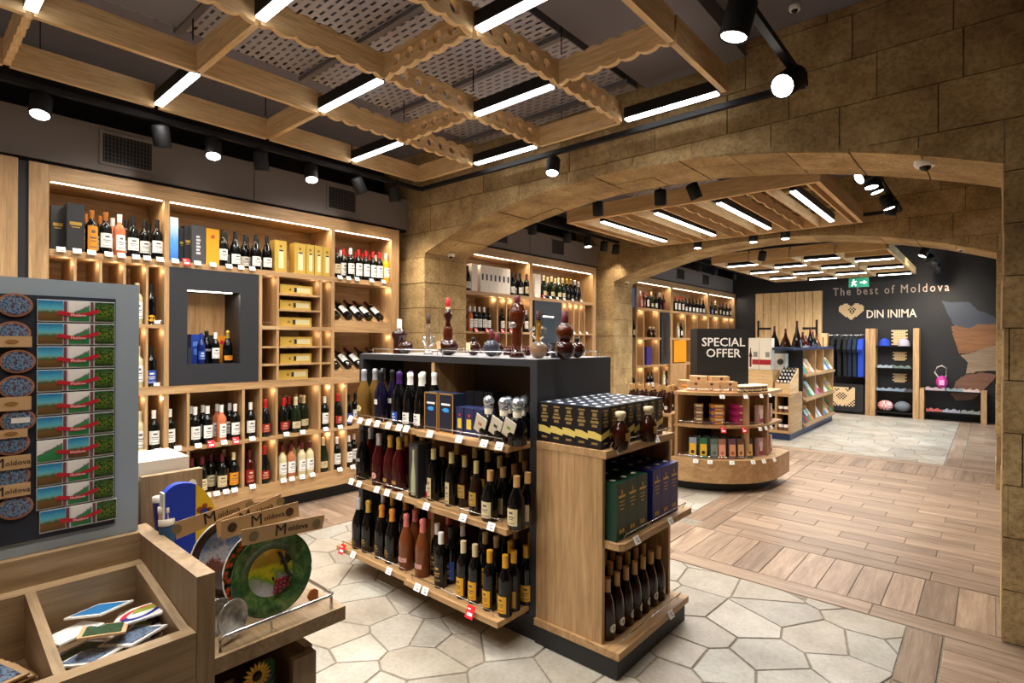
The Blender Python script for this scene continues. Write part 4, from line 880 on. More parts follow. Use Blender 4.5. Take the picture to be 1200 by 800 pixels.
def crystal(x, y, z, label, tg, s=1.0):
    t = thing('wine_decanter', label, 'bottle', (x, y, z), -PI/2, 'crystal stoppered bottles'); t.scale = (s, s, s)
    MB().lathe([(.04, 0), (.05, .006), (.052, .06), (.045, .1), (.022, .128), (.018, .14)], 16).build('glass', GL['black'], t); MB().lathe([(.02, .13), (.022, .165), (.018, .168)], 14).build('paper_collar', mat('d8cfbb', .6), t)
    MB().ball((0, 0, .198), .030, 12, 8).build('stopper', mat('b9bec6', .12, .75), t); MB().lathe([(.024, .166), (.027, .172), (.024, .178)], 14).build('stopper_base', mat('b9bec6', .15, .75), t)
    if tg: 
        M_ = T(.056, -.005, .085) @ Matrix.Rotation(.35, 4, 'Y') @ Matrix.Rotation(-.55, 4, 'X'); MB().box(-.001, .001, -.034, .034, -.055, .055, M=M_).build('hang_tag', mat('ece3cf', .6), t); MB().box(.001, .0016, -.012, .01, -.005, .012, M=M_).build('tag_print', mat(tg, .6), t)
for i, (px, c_) in enumerate(((573.5, 'c2703a'), (591.5, '3f4f2a'), (607, '8fb03a'))): q = at(px, 500, 'y', 2.04); crystal(q.x, 2.04, Z1, 'dark bottle with crystal ball stopper and paper hang tag, %s of three' % nth(i, 3), c_)
for i, (px, yy) in enumerate(((597, 2.17), (607, 2.17), (613, 2.15), (616, 2.28))): q = at(px, 490, 'y', yy); crystal(q.x, yy, Z1, 'dark crystal stoppered bottle behind the tagged ones, %s' % nth(i, 4), None, .95)
brow([(426.5, 'fizz_dark'), (435, 'fizz_ruby_s'), (446.5, 'fizz_ruby_s'), (458.5, 'fizz_ruby_g'), (469.5, 'fizz_ruby_g'), (478.5, 'fizz_ruby_g')], 2.05, Z2, 'middle left gondola shelf', GG, 2, py=560, **kw)
t = boxes('presentation_box', 'black open box framing one clear bottle, middle gondola shelf', 480.5, 491.5, Z2, .31, BLACK, d=.1, plane=2.0, py=560, side='y'); MB().box(.0, .0012, -.03, .03, .02, .29).build('window', mat('4e4a46', .25), t); M_ = T(.0, 0, .015); MB().lathe([(.02, 0), (.021, .1), (.012, .17), (.008, .2), (.009, .26)], 10, M=M_, sx=.3).build('bottle_shape', mat('a8ad86', .1), t)
boxes('presentation_box', 'black carton with small red and white foot, middle gondola shelf', 493, 503, Z2, .27, BLACK, d=.1, plane=2.06, py=570, side='y', art=lambda t, w_, h: (MB().box(0, .001, -w_*.3, w_, .02, .07).build('print', WHITE, t), MB().box(0, .0012, -w_*.3, w_, .0, .03).build('red_print', RED, t)))
brow([(510, 'liq_tall'), (520, 'liq_tall'), (530.5, 'liq_tall')], 2.05, Z2, 'left on middle right shelf', GG, 2, py=570, **kw)
brow([(537, 'liq_brown'), (545.5, 'liq_yellow'), (560, 'liq_brown')], 2.03, Z2, 'middle right gondola shelf', GG, 2, py=590, **kw)
brow([(577, 'liq_black'), (592, 'liq_black'), (607, 'liq_black')], 2.015, Z2, 'right end, middle shelf', GG, 3, py=600, back=.09, **kw)
brow([(423, 'fizz_silver'), (433.5, 'fizz_gold'), (449, 'fizz_orange'), (462, 'fizz_orange'), (478.5, 'fizz_pink'), (488.5, 'fizz_pink'), (504 - 6, 'fizz_pink')], 2.01, Z3, 'bottom left gondola shelf', GG, 2, py=640, back=.1, **kw)
brow([(500 + 1, 'fruit'), (510, 'fruit'), (519.5, 'fruit'), (531, 'art_blue'), (546, 'yellow_l'), (558.5, 'yellow_l'), (576.5, 'yellow_c'), (594, 'yellow_c')], 1.985, Z3, 'bottom right gondola shelf', GG, 3, py=660, back=.085, **kw)
brow([(604.5, 'yellow_c')], 2.06, Z3, 'against the gondola post', GG, 2, py=680, back=.09, **kw)
yt = 1.965
for pxs, v, z, w_, red in (((414.5, 426, 436, 446, 459, 471.5, 480), 1.985, Z1, 'top left gondola shelf', ()), ((508, 542, 571, 589), 1.965, Z1, 'top right gondola shelf', ()), ((416, 425, 446, 458, 472.5), 1.975, Z2, 'middle left gondola shelf', ()), ((504, 547, 580), 1.955, Z2, 'middle right gondola shelf', ()), ((405.5, 418.5, 460.5), 1.93, Z3, 'bottom left gondola shelf', (405.5,)), ((494, 503, 556), 1.905, Z3, 'bottom right gondola shelf', (556,))):
    tags(pxs, 'y', v, z+.002, w_, 560, -PI/2, red, off=.016)
# end unit goods
BC = mat('161214', .45, name='black_carton'); BT = mat('343e4c', .3, name='carton_lid'); BAND = mat('d9c266', .5)
bs = .0725
bm = MB().box(-bs/2+.0006, bs/2-.0006, -bs/2+.0006, bs/2-.0006, 0, .192).mesh('carton', BC); bl_ = MB().box(-bs/2+.0006, bs/2-.0006, -bs/2+.0006, bs/2-.0006, .1925, .194).mesh('lid', BT)
dm = MB().lathe([(.014, .194), (.013, .1955)], 12).mesh('lid_seal', mat('e6e6ee', .4)); bd = MB(); e_ = bs/2+.0002
bd.add([(-e_, -e_, .050), (0, -e_, .046), (e_, -e_, .040), (e_, -e_, .068), (0, -e_, .080), (-e_, -e_, .082)], [(0, 1, 2, 3, 4, 5)]).add([(e_, -e_, .040), (e_, 0, .05), (e_, e_, .058), (e_, e_, .088), (e_, 0, .078), (e_, -e_, .068)], [(0, 1, 2, 3, 4, 5)]); bd = bd.mesh('gold_band', BAND)
pm = MB()
for a, b_, s in ((.172, .18, .5), (.15, .166, .32), (.136, .144, .45), (.118, .13, .6), (.1, .112, .4), (.02, .03, .45)): pm.box(-bs/2*s, bs/2*s, -e_-.0004, -e_, a, b_); pm.box(e_, e_+.0004, -bs/2*s, bs/2*s, a, b_)
pm = pm.mesh('print', mat('8f7440', .5))
for i in range(5):
    for j in range(8):
        t = thing('cognac_carton', 'black carton, gold band, gondola end block, %s from aisle, %s row back' % (ORD[4-i], ORD[j]), 'gift box', (-1.70+.004+bs*(i+.5), 2.150+bs*(j+.5)+j*.006, 1.0), 0, 'black cartons with gold band'); ob('carton', bm, t); ob('lid', bl_, t); ob('lid_seal', dm, t)
        if j == 0 or i == 4: ob('gold_band', bd, t); ob('print', pm, t)
for i, (px, py) in enumerate(((722.5, 515), (755.5, 507))): q = at(px, py, 'x', -1.335+.03); bottle('flask', (-1.285, q.y+.01, 1.0), 0, 'round cognac flask with cream stopper, %s on the gondola end' % ('nearer one' if i == 0 else 'farther one'), None, .88)
def cbox(y0, y1, col, name_l, n_, z, h, xb, seal=True):
    pass
GRN = mat('0f3b2b', .4, name='green_card'); BLU = mat('232672', .4, name='blue_card')
for col, nm, y0, wd in ((GRN, 'dark green', 2.165, .098), (BLU, 'royal blue', 2.515, .098)):
    for k in range(3):
        for d in range(3):
            y = y0+wd*k; x1 = -1.262-d*.1
            lb = 'tall %s cognac carton, %s of the front three, gondola end' % (nm, ('nearest', 'middle', 'farthest')[k]) if d == 0 else 'tall %s cognac carton behind the front three, %s row, %s' % (nm, ORD[d], ('nearest', 'middle', 'farthest')[k])
            t = thing('cognac_carton', lb, 'gift box', (x1, y+wd/2, .592), 0, '%s cartons on the gondola end' % nm); h = .262
            MB().box(-.097, 0, -wd/2+.001, wd/2-.001, 0, h).build('carton', col, t); MB().lathe([(.014, h), (.013, h+.0015)], 12, c=(-.05, 0, 0)).build('lid_seal', WHITE, t)
            if d == 0:
                m = MB(); m.box(0, .0008, -.03, .03, h*.74, h*.78).box(0, .0008, -.004, .004, h*.8, h*.87).box(0, .0008, -.02, .02, h*.66, h*.675).box(0, .0008, -.022, .022, h*.6, h*.612).box(0, .0008, -.012, .012, h*.53, h*.55).box(0, .0008, -.02, -.004, h*.12, h*.19).box(0, .0008, .004, .02, h*.12, h*.19); m.build('gold_print', GOLD, t)
for d in range(4):
    for i in range(7): bottle('brandy_rd', (-1.335-.088*d if d < 4 else 0, 2.212+.086*i, .125), random.uniform(-.3, .3), 'dark brandy bottle on gondola end base, %s row, %s from the near panel' % (('front', 'second', 'third', 'back')[d], ORD[i]), 'brandy bottles on the gondola end')
tags((724, 768), 'x', -1.30, .998, 'top of gondola end', 530, 0, off=.012); tags((746, 785.5), 'x', -1.225, .590, 'middle shelf of gondola end', 610, 0, off=.012); tags((787,), 'x', -1.222, .12, 'gondola end base', 714, 0, off=.012)
# ================================================================ DECANTERS ON TOP
AMB = mat('55220c', .05, 0, 0, .3, name='amber_glass'); COG = mat('2e0f08', .06, 0, .5, name='dark_cognac'); CLR = mat('f2f0ea', .03, 0, 0, .92, name='crystal_glass'); HON = mat('b98a2a', .06, 0, 0, .5, name='honey_spirit')
DZ = 1.404
def deco(px, yy, label, parts, py=412, name='souvenir_bottle'):
    q = at(px, py, 'y', yy); t = thing(name, label, 'bottle', (q.x, yy, DZ), -PI/2, None)
    for nm, mb, m in parts: mb.build(nm, m, t)
    return t
neck = lambda z0, z1, r=.012: MB().lathe([(r*1.1, z0), (r, z1)], 12)
cap = lambda z0, z1, r=.016: MB().lathe([(r, z0), (r*1.05, z0+.003), (r, z1-.002), (r*.8, z1)], 12)
deco(468, 2.33, 'dark boot shaped souvenir bottle with white capsule, leftmost on gondola top', [('boot_leg', MB().lathe([(.042, 0), (.04, .09), (.052, .12), (.055, .14), (.03, .162), (.014, .175)], 16), COG), ('boot_foot', MB().ball((0, .065, .045), .055, 14, 9, sx=.8, sy=1.25, sz=.82), COG), ('capsule', cap(.17, .235), CP['white'])])
deco(502, 2.33, 'clear crystal bottle with ornate handles and dark stopper', [('crystal_body', MB().lathe([(.03, 0), (.026, .02), (.018, .04), (.016, .1), (.02, .12), (.013, .15)], 14), CLR), ('handle', MB().tube([(0, .02, .1), (0, .05, .115), (0, .055, .085), (0, .035, .06), (0, .018, .05)], .009, 8).tube([(0, -.02, .1), (0, -.05, .115), (0, -.055, .085), (0, -.035, .06), (0, -.018, .05)], .009, 8), CLR), ('spirit', MB().lathe([(.01, .02), (.009, .17)], 10), HON), ('neck', neck(.15, .2), CLR), ('stopper', cap(.2, .26, .014), CP['brown'])])
deco(525, 2.30, 'tall sculpted cognac bottle with red capsule and gift tag on round base', [('round_base', MB().ball((0, 0, .052), .058, 16, 10, sy=1.3, sz=.92), COG), ('barrel', MB().lathe([(.026, .09), (.03, .12), (.03, .16), (.022, .18)], 14), AMB), ('figure', MB().lathe([(.02, .18), (.014, .21), (.03, .245), (.016, .275), (.01, .29)], 8), COG), ('neck_ring', neck(.285, .3, .014), CP['cream']), ('capsule', cap(.3, .355, .0145), CP['red']), ('gift_tag', MB().box(.06, .062, -.02, .015, .04, .09, M=Matrix.Rotation(.25, 4, 'X')), KRAFT)])
for i, (px, yy, r, l, cc) in enumerate(((555, 2.4, .045, 'round dark flask with cream label behind the rail', 'black'), (576, 2.3, .05, 'round patterned glass flask with tall brown capsule', 'burgundy'), (583, 2.45, .042, 'small dark pear shaped bottle with brown capsule', 'burgundy'), (676, 2.5, .045, 'dark round bottle behind the head shaped one', 'black'))):
    deco(px, yy, l, [('glass', MB().ball((0, 0, r), r, 14, 9), COG if i != 1 else mat('3a3a44', .1, .2)), ('neck', neck(r*1.85, r*2.1), COG), ('capsule', cap(r*2.05, r*2.05+(.055 if i in (1, 2) else .02), .014), CP[cc])]+([('label', MB().box(r, r+.002, -.018, .018, .03, .08), PAP['cream'])] if i == 0 else []))
deco(606, 2.30, 'tall amber glass amphora with red brown capsule', [('stand', MB().lathe([(.04, 0), (.044, .01), (.03, .03), (.022, .045)], 14), COG), ('glass', MB().lathe([(.022, .045), (.028, .08), (.03, .12), (.026, .16), (.042, .2), (.048, .235), (.04, .27), (.018, .295), (.012, .305)], 16), AMB), ('crest', MB().ball((.03, 0, .18), .02, 8, 6), mat('9a8f86', .2, .5)), ('handle', MB().tube([(0, .035, .21), (0, .055, .25), (0, .04, .285), (0, .014, .3)], .006, 6).tube([(0, -.035, .21), (0, -.055, .25), (0, -.04, .285), (0, -.014, .3)], .006, 6), AMB), ('capsule', cap(.3, .34, .017), CP['burgundy'])], py=415)
deco(631, 2.27, 'clear crystal globe bottle with golden neck and dark stopper', [('globe', MB().ball((0, 0, .045), .047, 16, 10), CLR), ('spirit', MB().ball((0, 0, .038), .036, 12, 8), mat('8a5418', .05)), ('neck', MB().lathe([(.016, .085), (.013, .1), (.013, .19), (.018, .2)], 12), HON), ('handle', MB().tube([(0, .014, .1), (0, .045, .12), (0, .05, .15), (0, .02, .165)], .008, 8).tube([(0, -.014, .1), (0, -.045, .12), (0, -.05, .15), (0, -.02, .165)], .008, 8), CLR), ('stopper', cap(.2, .25, .013), CP['brown'])], py=416)
deco(652, 2.42, 'black lidded souvenir jug behind the crystal globe bottle', [('body', MB().lathe([(.03, 0), (.034, .03), (.03, .07), (.045, .075), (.045, .083)], 14), mat('16161a', .3))])
deco(662, 2.28, 'dark head shaped cognac bottle on a globe, red capsule', [('globe_base', MB().ball((0, 0, .05), .053, 16, 10), COG), ('head', MB().ball((0, 0, .135), .046, 16, 10, sz=1.05), AMB), ('crest', MB().lathe([(.02, .172), (.024, .178), (.012, .185)], 12), mat('9a9da6', .2, .8)), ('capsule', cap(.185, .245, .017), CP['burgundy'])], py=416)
for i, px in enumerate((593, 597, 601, 615, 619, 641)): deco(px, 2.62, 'miniature amber bottle at the back of the gondola top, %s' % nth(i, 6), [('glass', MB().lathe([(.016, 0), (.017, .03), (.008, .045)], 10), COG), ('cap', cap(.045, .058, .008), CP['burgundy'])], name='miniature_bottle')
# ================================================================ SOUVENIR UNIT, FOREGROUND
u = thing('souvenir_stand', 'oak souvenir stand with bins and grey magnet board, nearest left', 'display stand')
bx('spine', SOAK, -1.72, -1.637, -1.2, .4330, .1, 1.003, u)
bx('end_board', SOAK, -1.72, -1.25, .433, .469, .06, 1.0, u)
bx('magnet_board', GREYPAN, -1.70, -1.66, -1.2, .4345, 1.004, 1.637, u)
bx('bin_back', SOAK, -1.637, -1.598, -1.2, .4325, .1, .936, u)
bx('bin_front', SOAK, -1.285, -1.25, -1.2, .432, .06, .885, u); bx('bin_floor', SOAK, -1.598, -1.285, -1.2, .432, .72, .795, u)
for y in (.224, -.02, -.26, .4315): MB().prism([(-1.598, .742), (-1.285, .742), (-1.285, .884), (-1.30, .884), (-1.598, .936)], y-.018, y, 'y').build('bin_divider', SOAK[0], u)
bx('plinth', BLACK, -2.4, -1.32, -1.1, .7, 0, .06, u)
# side tray
bx('tray', SOAK, -1.66, -1.25, .4695, .785, .7785, .8135, u); bx('lower_back', SOAK, -1.72, -1.66, .4695, .785, .06, .83, u)
MB().tube([(-1.268, .487, .8135), (-1.268, .487, .838), (-1.268, .495, .845), (-1.268, .752, .845), (-1.275, .762, .845), (-1.5, .762, .845), (-1.5, .762, .8135)], .0042, 8).tube([(-1.268, .755, .8135), (-1.268, .755, .842)], .0042, 8).tube([(-1.268, .6, .8135), (-1.268, .6, .842)], .0028, 6).build('rail', CHROME, u)
bx('lower_shelf', SOAK, -1.66, -1.27, .4695, .72, .52, .545, u); bx('lower_front', SOAK, -1.29, -1.27, .655, .715, .545, .72, u); bx('lower_end', SOAK, -1.66, -1.29, .695, .715, .545, .73, u); bx('lower_cabinet', SOAK, -1.66, -1.28, .4695, .715, .06, .52, u)
# side bins behind the spine
bx('rear_panel', SOAK, -1.79, -1.765, .47, .625, .2, 1.115, u); bx('side_bin', SOAK, -1.765, -1.72, .4695, .64, .2, .80, u); bx('rear_body', SOAK, -2.3, -1.79, -.9, .62, .06, 1.0995, u)
bx('bin_rail', SOAK, -1.70, -1.5, .64, .655, .8140, .95, u)
# ---- magnets on the board
def pic(name, kind):
    m, nt, b = base(name, .3); tc = nd(nt, 'ShaderNodeTexCoord'); s = nd(nt, 'ShaderNodeSeparateXYZ'); nt.links.new(tc.outputs['Generated'], s.inputs[0]); z = s.outputs[2]; y = s.outputs[1]
    n = noise(nt, tc.outputs['Generated'], 7, 5, .7); zz = math_(nt, 'ADD', z, math_(nt, 'MULTIPLY', math_(nt, 'SUBTRACT', n, .5), .3))
    if kind == 'sky': c = ramp(nt, zz, [(.0, '5d4a2a'), (.3, '7d5a34'), (.42, '4c5f3a'), (.52, '7fb0a8'), (.62, '5fc0dc'), (1, '1d77b8')])
    elif kind == 'hill': c = mixc(nt, math_(nt, 'GREATER_THAN', noise(nt, tc.outputs['Generated'], 9, 4), .52), ramp(nt, zz, [(0, '24401e'), (.5, '6d8a2c'), (1, '2f5a3a')]), '1d2f1e')
    elif kind == 'fort': c = ramp(nt, math_(nt, 'ADD', zz, math_(nt, 'MULTIPLY', math_(nt, 'SUBTRACT', .6, y), .5)), [(0, '2f7a4a'), (.5, '3f8f57'), (.58, '4d6560'), (.66, 'f0eff2'), (1, 'fbfafa')])
    else: c = ramp(nt, noise(nt, tc.outputs['Generated'], 6 if kind == 'oval' else 5, 4, .7), [(.3, '141c3a'), (.42, '2c5a8a'), (.49, '8fb0c8'), (.53, '5a3048'), (.6, '2c4a60'), (.68, 'a84a6a'), (.8, '1c2440')])
    nt.links.new(c, b.inputs['Base Color']); return m
SKY, HILL, FORT, OVAL = pic('sky_print', 'sky'), pic('hillside_print', 'hill'), pic('fortress_print', 'fort'), pic('oval_print', 'oval')
NAVY = mat('262c3a', .5, name='navy_felt'); xb = -1.6595
mp = MB().box(xb, xb+.004, .0, .383, 1.035, 1.598); mg = thing('magnet_sheet', 'navy backing sheet on the grey board holding the magnets', 'sheet'); mp.build('sheet', NAVY, mg)
y0, y1 = .232, .380; RIB = mat('c22a3a', .4, name='red_ribbon_print')
for i in range(10):
    z1 = 1.589-i*.0545; z0 = z1-.0515; o_ = .006 if i == 9 else 0; ya, yb = y0+o_, y1+o_
    dec = ORD[i] if i < 9 else 'lowest'; extra = 'sights' if i == 6 else 'three views'
    t = thing('fridge_magnet', 'long magnet of %s with red ribbon, %s from the top' % (extra, dec), 'magnet', (xb+.004, 0, 0), 0, 'long ribbon magnets on the grey board')
    MB().box(0, .004, ya, yb, z0, z1).build('plate', mat('e9edf0', .3), t); W_ = yb-ya
    for a, b_, mm in ((.0, .32, SKY if i != 6 else pic('church_print', 'fort')), (.38, .66, FORT if i != 6 else SKY), (.72, 1.0, HILL)): MB().box(.004, .0052, ya+W_*a+.001, ya+W_*b_-.001, z0+.003, z1-.002).build('picture', mm, t)
    for a in (.345, .69): MB().box(.004, .0054, ya+W_*a-.003, ya+W_*a+.003, z0+.002, z1-.002).build('ornament_strip', mat('7a4a5a', .5), t)
    r = MB(); P_ = 10
    for k in range(P_):
        u0, u1 = k/P_, (k+1)/P_; f_ = lambda q: z0+.013+.004*math.cos(q*2*PI)+.006*q
        A, B_ = ya+W_*(.24+.54*u0), ya+W_*(.24+.54*u1)
        r.face([(.0062, A, f_(u0)), (.0062, B_, f_(u1)), (.0062, B_, f_(u1)+.009), (.0062, A, f_(u0)+.009)])
    r.build('ribbon', RIB, t); text('Moldova', .0085, WHITE, t, T(.0064, ya+W_*.51, z0+.0165) @ FX, ext=.0002)
# oval magnets at the left of the board
for i, (px, py, k) in enumerate(((17, 363, 0), (15, 396, 0), (21, 429, 0), (20, 459, 0), (22, 498, 1), (15, 525, 0), (16, 564, 0), (20, 600, 0))):
    q = at(px, py, 'x', xb+.006); t = thing('oval_magnet', 'oval wood-rimmed picture magnet on the board, %s from top' % ORD[i] if i < 7 else 'oval wood-rimmed picture magnet, lowest on the board', 'magnet', (xb+.005, q.y, q.z), 0, 'oval magnets on the grey board')
    N = 20; MB().prism([(.031*math.cos(2*PI*j/N), .0265*math.sin(2*PI*j/N)) for j in range(N)], 0, .004, 'x').build('wood_rim', mat('a9714e', .5), t); MB().prism([(.027*math.cos(2*PI*j/N), .0225*math.sin(2*PI*j/N)) for j in range(N)], .004, .005, 'x').build('picture', OVAL, t)
    if k: MB().box(.005, .006, -.012, .02, -.006, .006).build('sticker', WHITE, t)
for i, (py, h, wr) in enumerate(((406, 13, 0), (479, 16, 0), (514, 10, 0), (548, 16, 1), (581, 15, 1))):
    q = at(14, py, 'x', xb+.012); t = thing('card_header', 'kraft card header %s on the magnet board, %s from top' % ('reading Moldova' if wr else 'without lettering', ORD[i]), 'card', (xb+.013, q.y, q.z), 0, 'kraft headers of the magnet packs'); hh = h/2*.0019
    MB().box(-.002, 0, -.055, .034 if i != 2 else .028, -hh, hh).build('card', KRAFT, t)
    if wr: text('oldova', .016, INK, t, T(.0005, .012, -.001) @ FX, ext=.0002); text('M', .03, INK, t, T(.0005, -.021, .0) @ FX, ext=.0002)
    else: MB().prism([(.012*math.cos(j*.524), .005*math.sin(j*.524)) for j in range(12)], 0, .0006, 'x').build('oval_mark', mat('9a7040', .6), t)
# ---- packets in the open bin
R = random.Random(5)
def packet(x, y, z, w_, h, rx, ry, rz, m, label, art=None, name='magnet_packet'):
    t = thing(name, label, 'souvenir packet', (x, y, z), 0, 'packets in the open bin'); t.rotation_euler = (rx, ry, rz)
    MB().box(-w_/2, w_/2, -h/2, h/2, 0, .004).build('packet', m, t)
    if art == 'ring':
        N = 18; mb = MB()
        for j in range(N):
            a, b_ = 2*PI*j/N, 2*PI*(j+1)/N; mb.face([(w_*.4*math.cos(a), h*.4*math.sin(a), .0046), (w_*.4*math.cos(b_), h*.4*math.sin(b_), .0046), (w_*.27*math.cos(b_), h*.27*math.sin(b_), .0046), (w_*.27*math.cos(a), h*.27*math.sin(a), .0046)][::-1], 0 if j < 10 else 1)
        mb.build('ring_print', [RED, mat('22338f', .5)], t); MB().box(-w_*.18, w_*.3, h*.05, h*.3, .004, .0048).build('picture', mat('9aa83a', .5), t)
    elif art: MB().box(-w_*.42, w_*.42, -h*.4, h*.4, .004, .0048).build('picture', art, t)
bz = .742
for i, (px, py, z, a, art, m, l) in enumerate(((104, 760, .80, .35, SKY, KRAFT, 'postcard packet with blue sky picture, left in the bin'), (152, 750, .80, .9, 'ring', WHITE, 'white packet with red and blue ring, left one'), (172, 738, .825, .75, 'ring', WHITE, 'white packet with red and blue ring, top of the pile'), (178, 752, .79, .6, 'ring', WHITE, 'white packet with red ring, under the top one'), (148, 763, .815, .1, None, KRAFT, 'kraft tag lying across the packets in the bin'), (100, 780, .80, .3, HILL, WHITE, 'clear packet with green painted scene, front left'), (140, 785, .79, 1.0, FORT, WHITE, 'clear packet with yellow green flowers, front middle'), (112, 790, .78, .5, OVAL, WHITE, 'clear packet with red motif, front corner'), (182, 762, .79, .2, None, KRAFT, 'small kraft packet at the right of the bin'), (160, 772, .785, .4, OVAL, WHITE, 'clear packet with small blue figures, middle of bin'), (88, 772, .80, .2, FORT, WHITE, 'clear packet with round floral picture, far left of the bin'), (125, 772, .81, -.3, HILL, KRAFT, 'kraft backed packet with green picture, centre of the pile'), (190, 745, .80, 1.1, 'ring', WHITE, 'white packet with red ring at the back right'), (120, 752, .80, .5, SKY, WHITE, 'clear packet with castle picture, back of the bin'))):
    q = at(px, py, 'z', max(z, .80)+.02); w_, h = ((.12, .028) if i == 4 else (.055, .045) if i == 8 else (.10, .082)); packet(min(max(q.x, -1.56), -1.33), min(max(q.y, .268), .385), max(z, .80)+.01+.0055*i, w_, h, .12*R.uniform(-1, 1), -.2, a, m, l, art)
q = at(205, 748, 'z', .79); t = thing('dark_packet', 'dark mauve see-through packet standing in the bin corner', 'souvenir packet', (-1.44, .405, .797), .3); MB().prism([(-.03, 0), (.03, 0), (.026, .06), (-.006, .085)], -.004, .004, 'y').build('packet', mat('6d5458', .35), t)
for i, z in enumerate((.796, .806, .816, .826, .836)): packet(-1.49+i*.004, .17-.01*i, z, .13, .09, 0, 0, .3, KRAFT if i else mat('8a4a40', .5), 'kraft-edged picture card in the left bin, %s of the stack' % ('lowest' if i == 0 else 'topmost' if i == 4 else ORD[i]+' from the bottom'), OVAL)
# ---- plates with kraft headers on the tray
def plate_mat(name, kind):
    m, nt, b = base(name, .12); b.inputs['Coat Weight'].default_value = .4; tc = nd(nt, 'ShaderNodeTexCoord'); s = nd(nt, 'ShaderNodeSeparateXYZ'); nt.links.new(tc.outputs['Object'], s.inputs[0])
    y, z = s.outputs[1], s.outputs[2]; r = math_(nt, 'SQRT', math_(nt, 'ADD', math_(nt, 'MULTIPLY', y, y), math_(nt, 'MULTIPLY', z, z)))
    n = noise(nt, tc.outputs['Object'], 28, 5, .7); n2 = noise(nt, tc.outputs['Object'], 60, 3, .6)
    if kind == 'green':
        rim = ramp(nt, n, [(.3, '1e3a22'), (.5, '42683a'), (.62, '6d8a4a'), (.75, '4d7a86')]); mid = ramp(nt, math_(nt, 'ADD', math_(nt, 'MULTIPLY', z, 7), math_(nt, 'MULTIPLY', n, .9)), [(.0, 'c9cbd0'), (.25, 'a9a8b0'), (.36, '6f9a2c'), (.5, 'c9c31e'), (.8, 'e8b01c')])
        inner = mixc(nt, math_(nt, 'GREATER_THAN', math_(nt, 'ADD', n, math_(nt, 'MULTIPLY', y, 3)), .66), mid, '2c3018')
        c = mixc(nt, math_(nt, 'LESS_THAN', r, .056), rim, inner)
    elif kind == 'flower':
        v = nd(nt, 'ShaderNodeTexVoronoi'); v.inputs['Scale'].default_value = 70; nt.links.new(tc.outputs['Object'], v.inputs['Vector'])
        dots = ramp(nt, v.outputs['Distance'], [(0, 'd9662c'), (.3, 'c23a2c'), (.45, '2c4a22'), (.6, '1c1a1c')]); inner = ramp(nt, n, [(.3, '6a4a6a'), (.45, 'c9a08a'), (.6, 'e0c86a'), (.75, 'd98a7a')]); c = mixc(nt, math_(nt, 'LESS_THAN', r, .066), dots, inner)
    elif kind == 'sky': c = mixc(nt, math_(nt, 'LESS_THAN', r, .078), '3a2a26', ramp(nt, math_(nt, 'ADD', math_(nt, 'MULTIPLY', z, 5), n), [(.25, '5a5a5a'), (.42, '7a3a28'), (.52, 'b9c6d8'), (.7, '4a7ac0'), (1, '86aee0')]))
    else: c = ramp(nt, n, [(.3, '5a5a58'), (.5, 'a9a9a6'), (.7, 'd8d8d4')])
    nt.links.new(c, b.inputs['Base Color']); return m
FILM = mat('ffffff', .05, 0, 0, 1, 0, 'clear_film', 1.02)
def plate(x, px, py, r, m, label, name='souvenir_plate', lean=.10, rimm=None, yaw=0):
    q = at(px, py, 'x', x); t = thing(name, label, 'plate', (x, q.y, q.z), yaw); t.rotation_euler = (0, -lean, yaw)
    prof = [(0.0005, -.006), (r*.62, -.006), (r*.7, -.002), (r*.97, .006), (r, .0045), (r*.98, .002), (r*.68, -.009), (.0005, -.01)]
    M_ = Matrix.Rotation(PI/2, 4, 'Y'); MB().lathe(prof, 36, M=M_, cap=False).build('plate', m, t)
    MB().tube([(.005, r*math.cos(2*PI*k/36), r*math.sin(2*PI*k/36)) for k in range(36)], .0018, 6, closed=True).build('rim', rimm or WHITE, t); return t
p4 = plate(-1.335, 322, 674, .100, plate_mat('green_plate', 'green'), 'glossy green rimmed plate with tree and grapes, front of the tray', rimm=mat('3a5a34', .2))
MB().tube([(.0, .02, .045), (.003, .03, .02), (.003, .035, -.005), (.003, .045, -.02)], .005, 6).build('painted_tree', mat('2c2a20', .4), p4)
gr = MB()
for k in range(14): gr.ball((-.002, .012+.010*(k % 4)-.002*(k//4), -.022-.009*(k//4)), .0055, 6, 4)
gr.build('painted_grapes', mat('8a2c3a', .3), p4)
p3 = plate(-1.385, 313, 668, .104, plate_mat('flower_plate', 'flower'), 'plate with dotted red flower border behind the green plate')
p1 = plate(-1.455, 274, 655, .100, plate_mat('sky_plate', 'sky'), 'plate with blue sky scene reading MOLDOVA, at the back left')
for k, ch in enumerate('MOLDOVA'): a = -1.95+k*.13; text(ch, .016, INK, p1, T(.007, .088*math.cos(a), .088*math.sin(a)) @ Matrix.Rotation(a+PI/2, 4, 'X') @ FX, ext=.0003)
SV = plate_mat('silver_relief', 'silver'); plate(-1.30, 274.5, 727, .040, SV, 'small oval silver relief plate at the front of the tray', 'small_silver_plate', .1, CHROME, .35); plate(-1.35, 257, 727, .042, SV, 'small silver relief plate half hidden by the end board', 'small_silver_plate', .1, CHROME, .2)
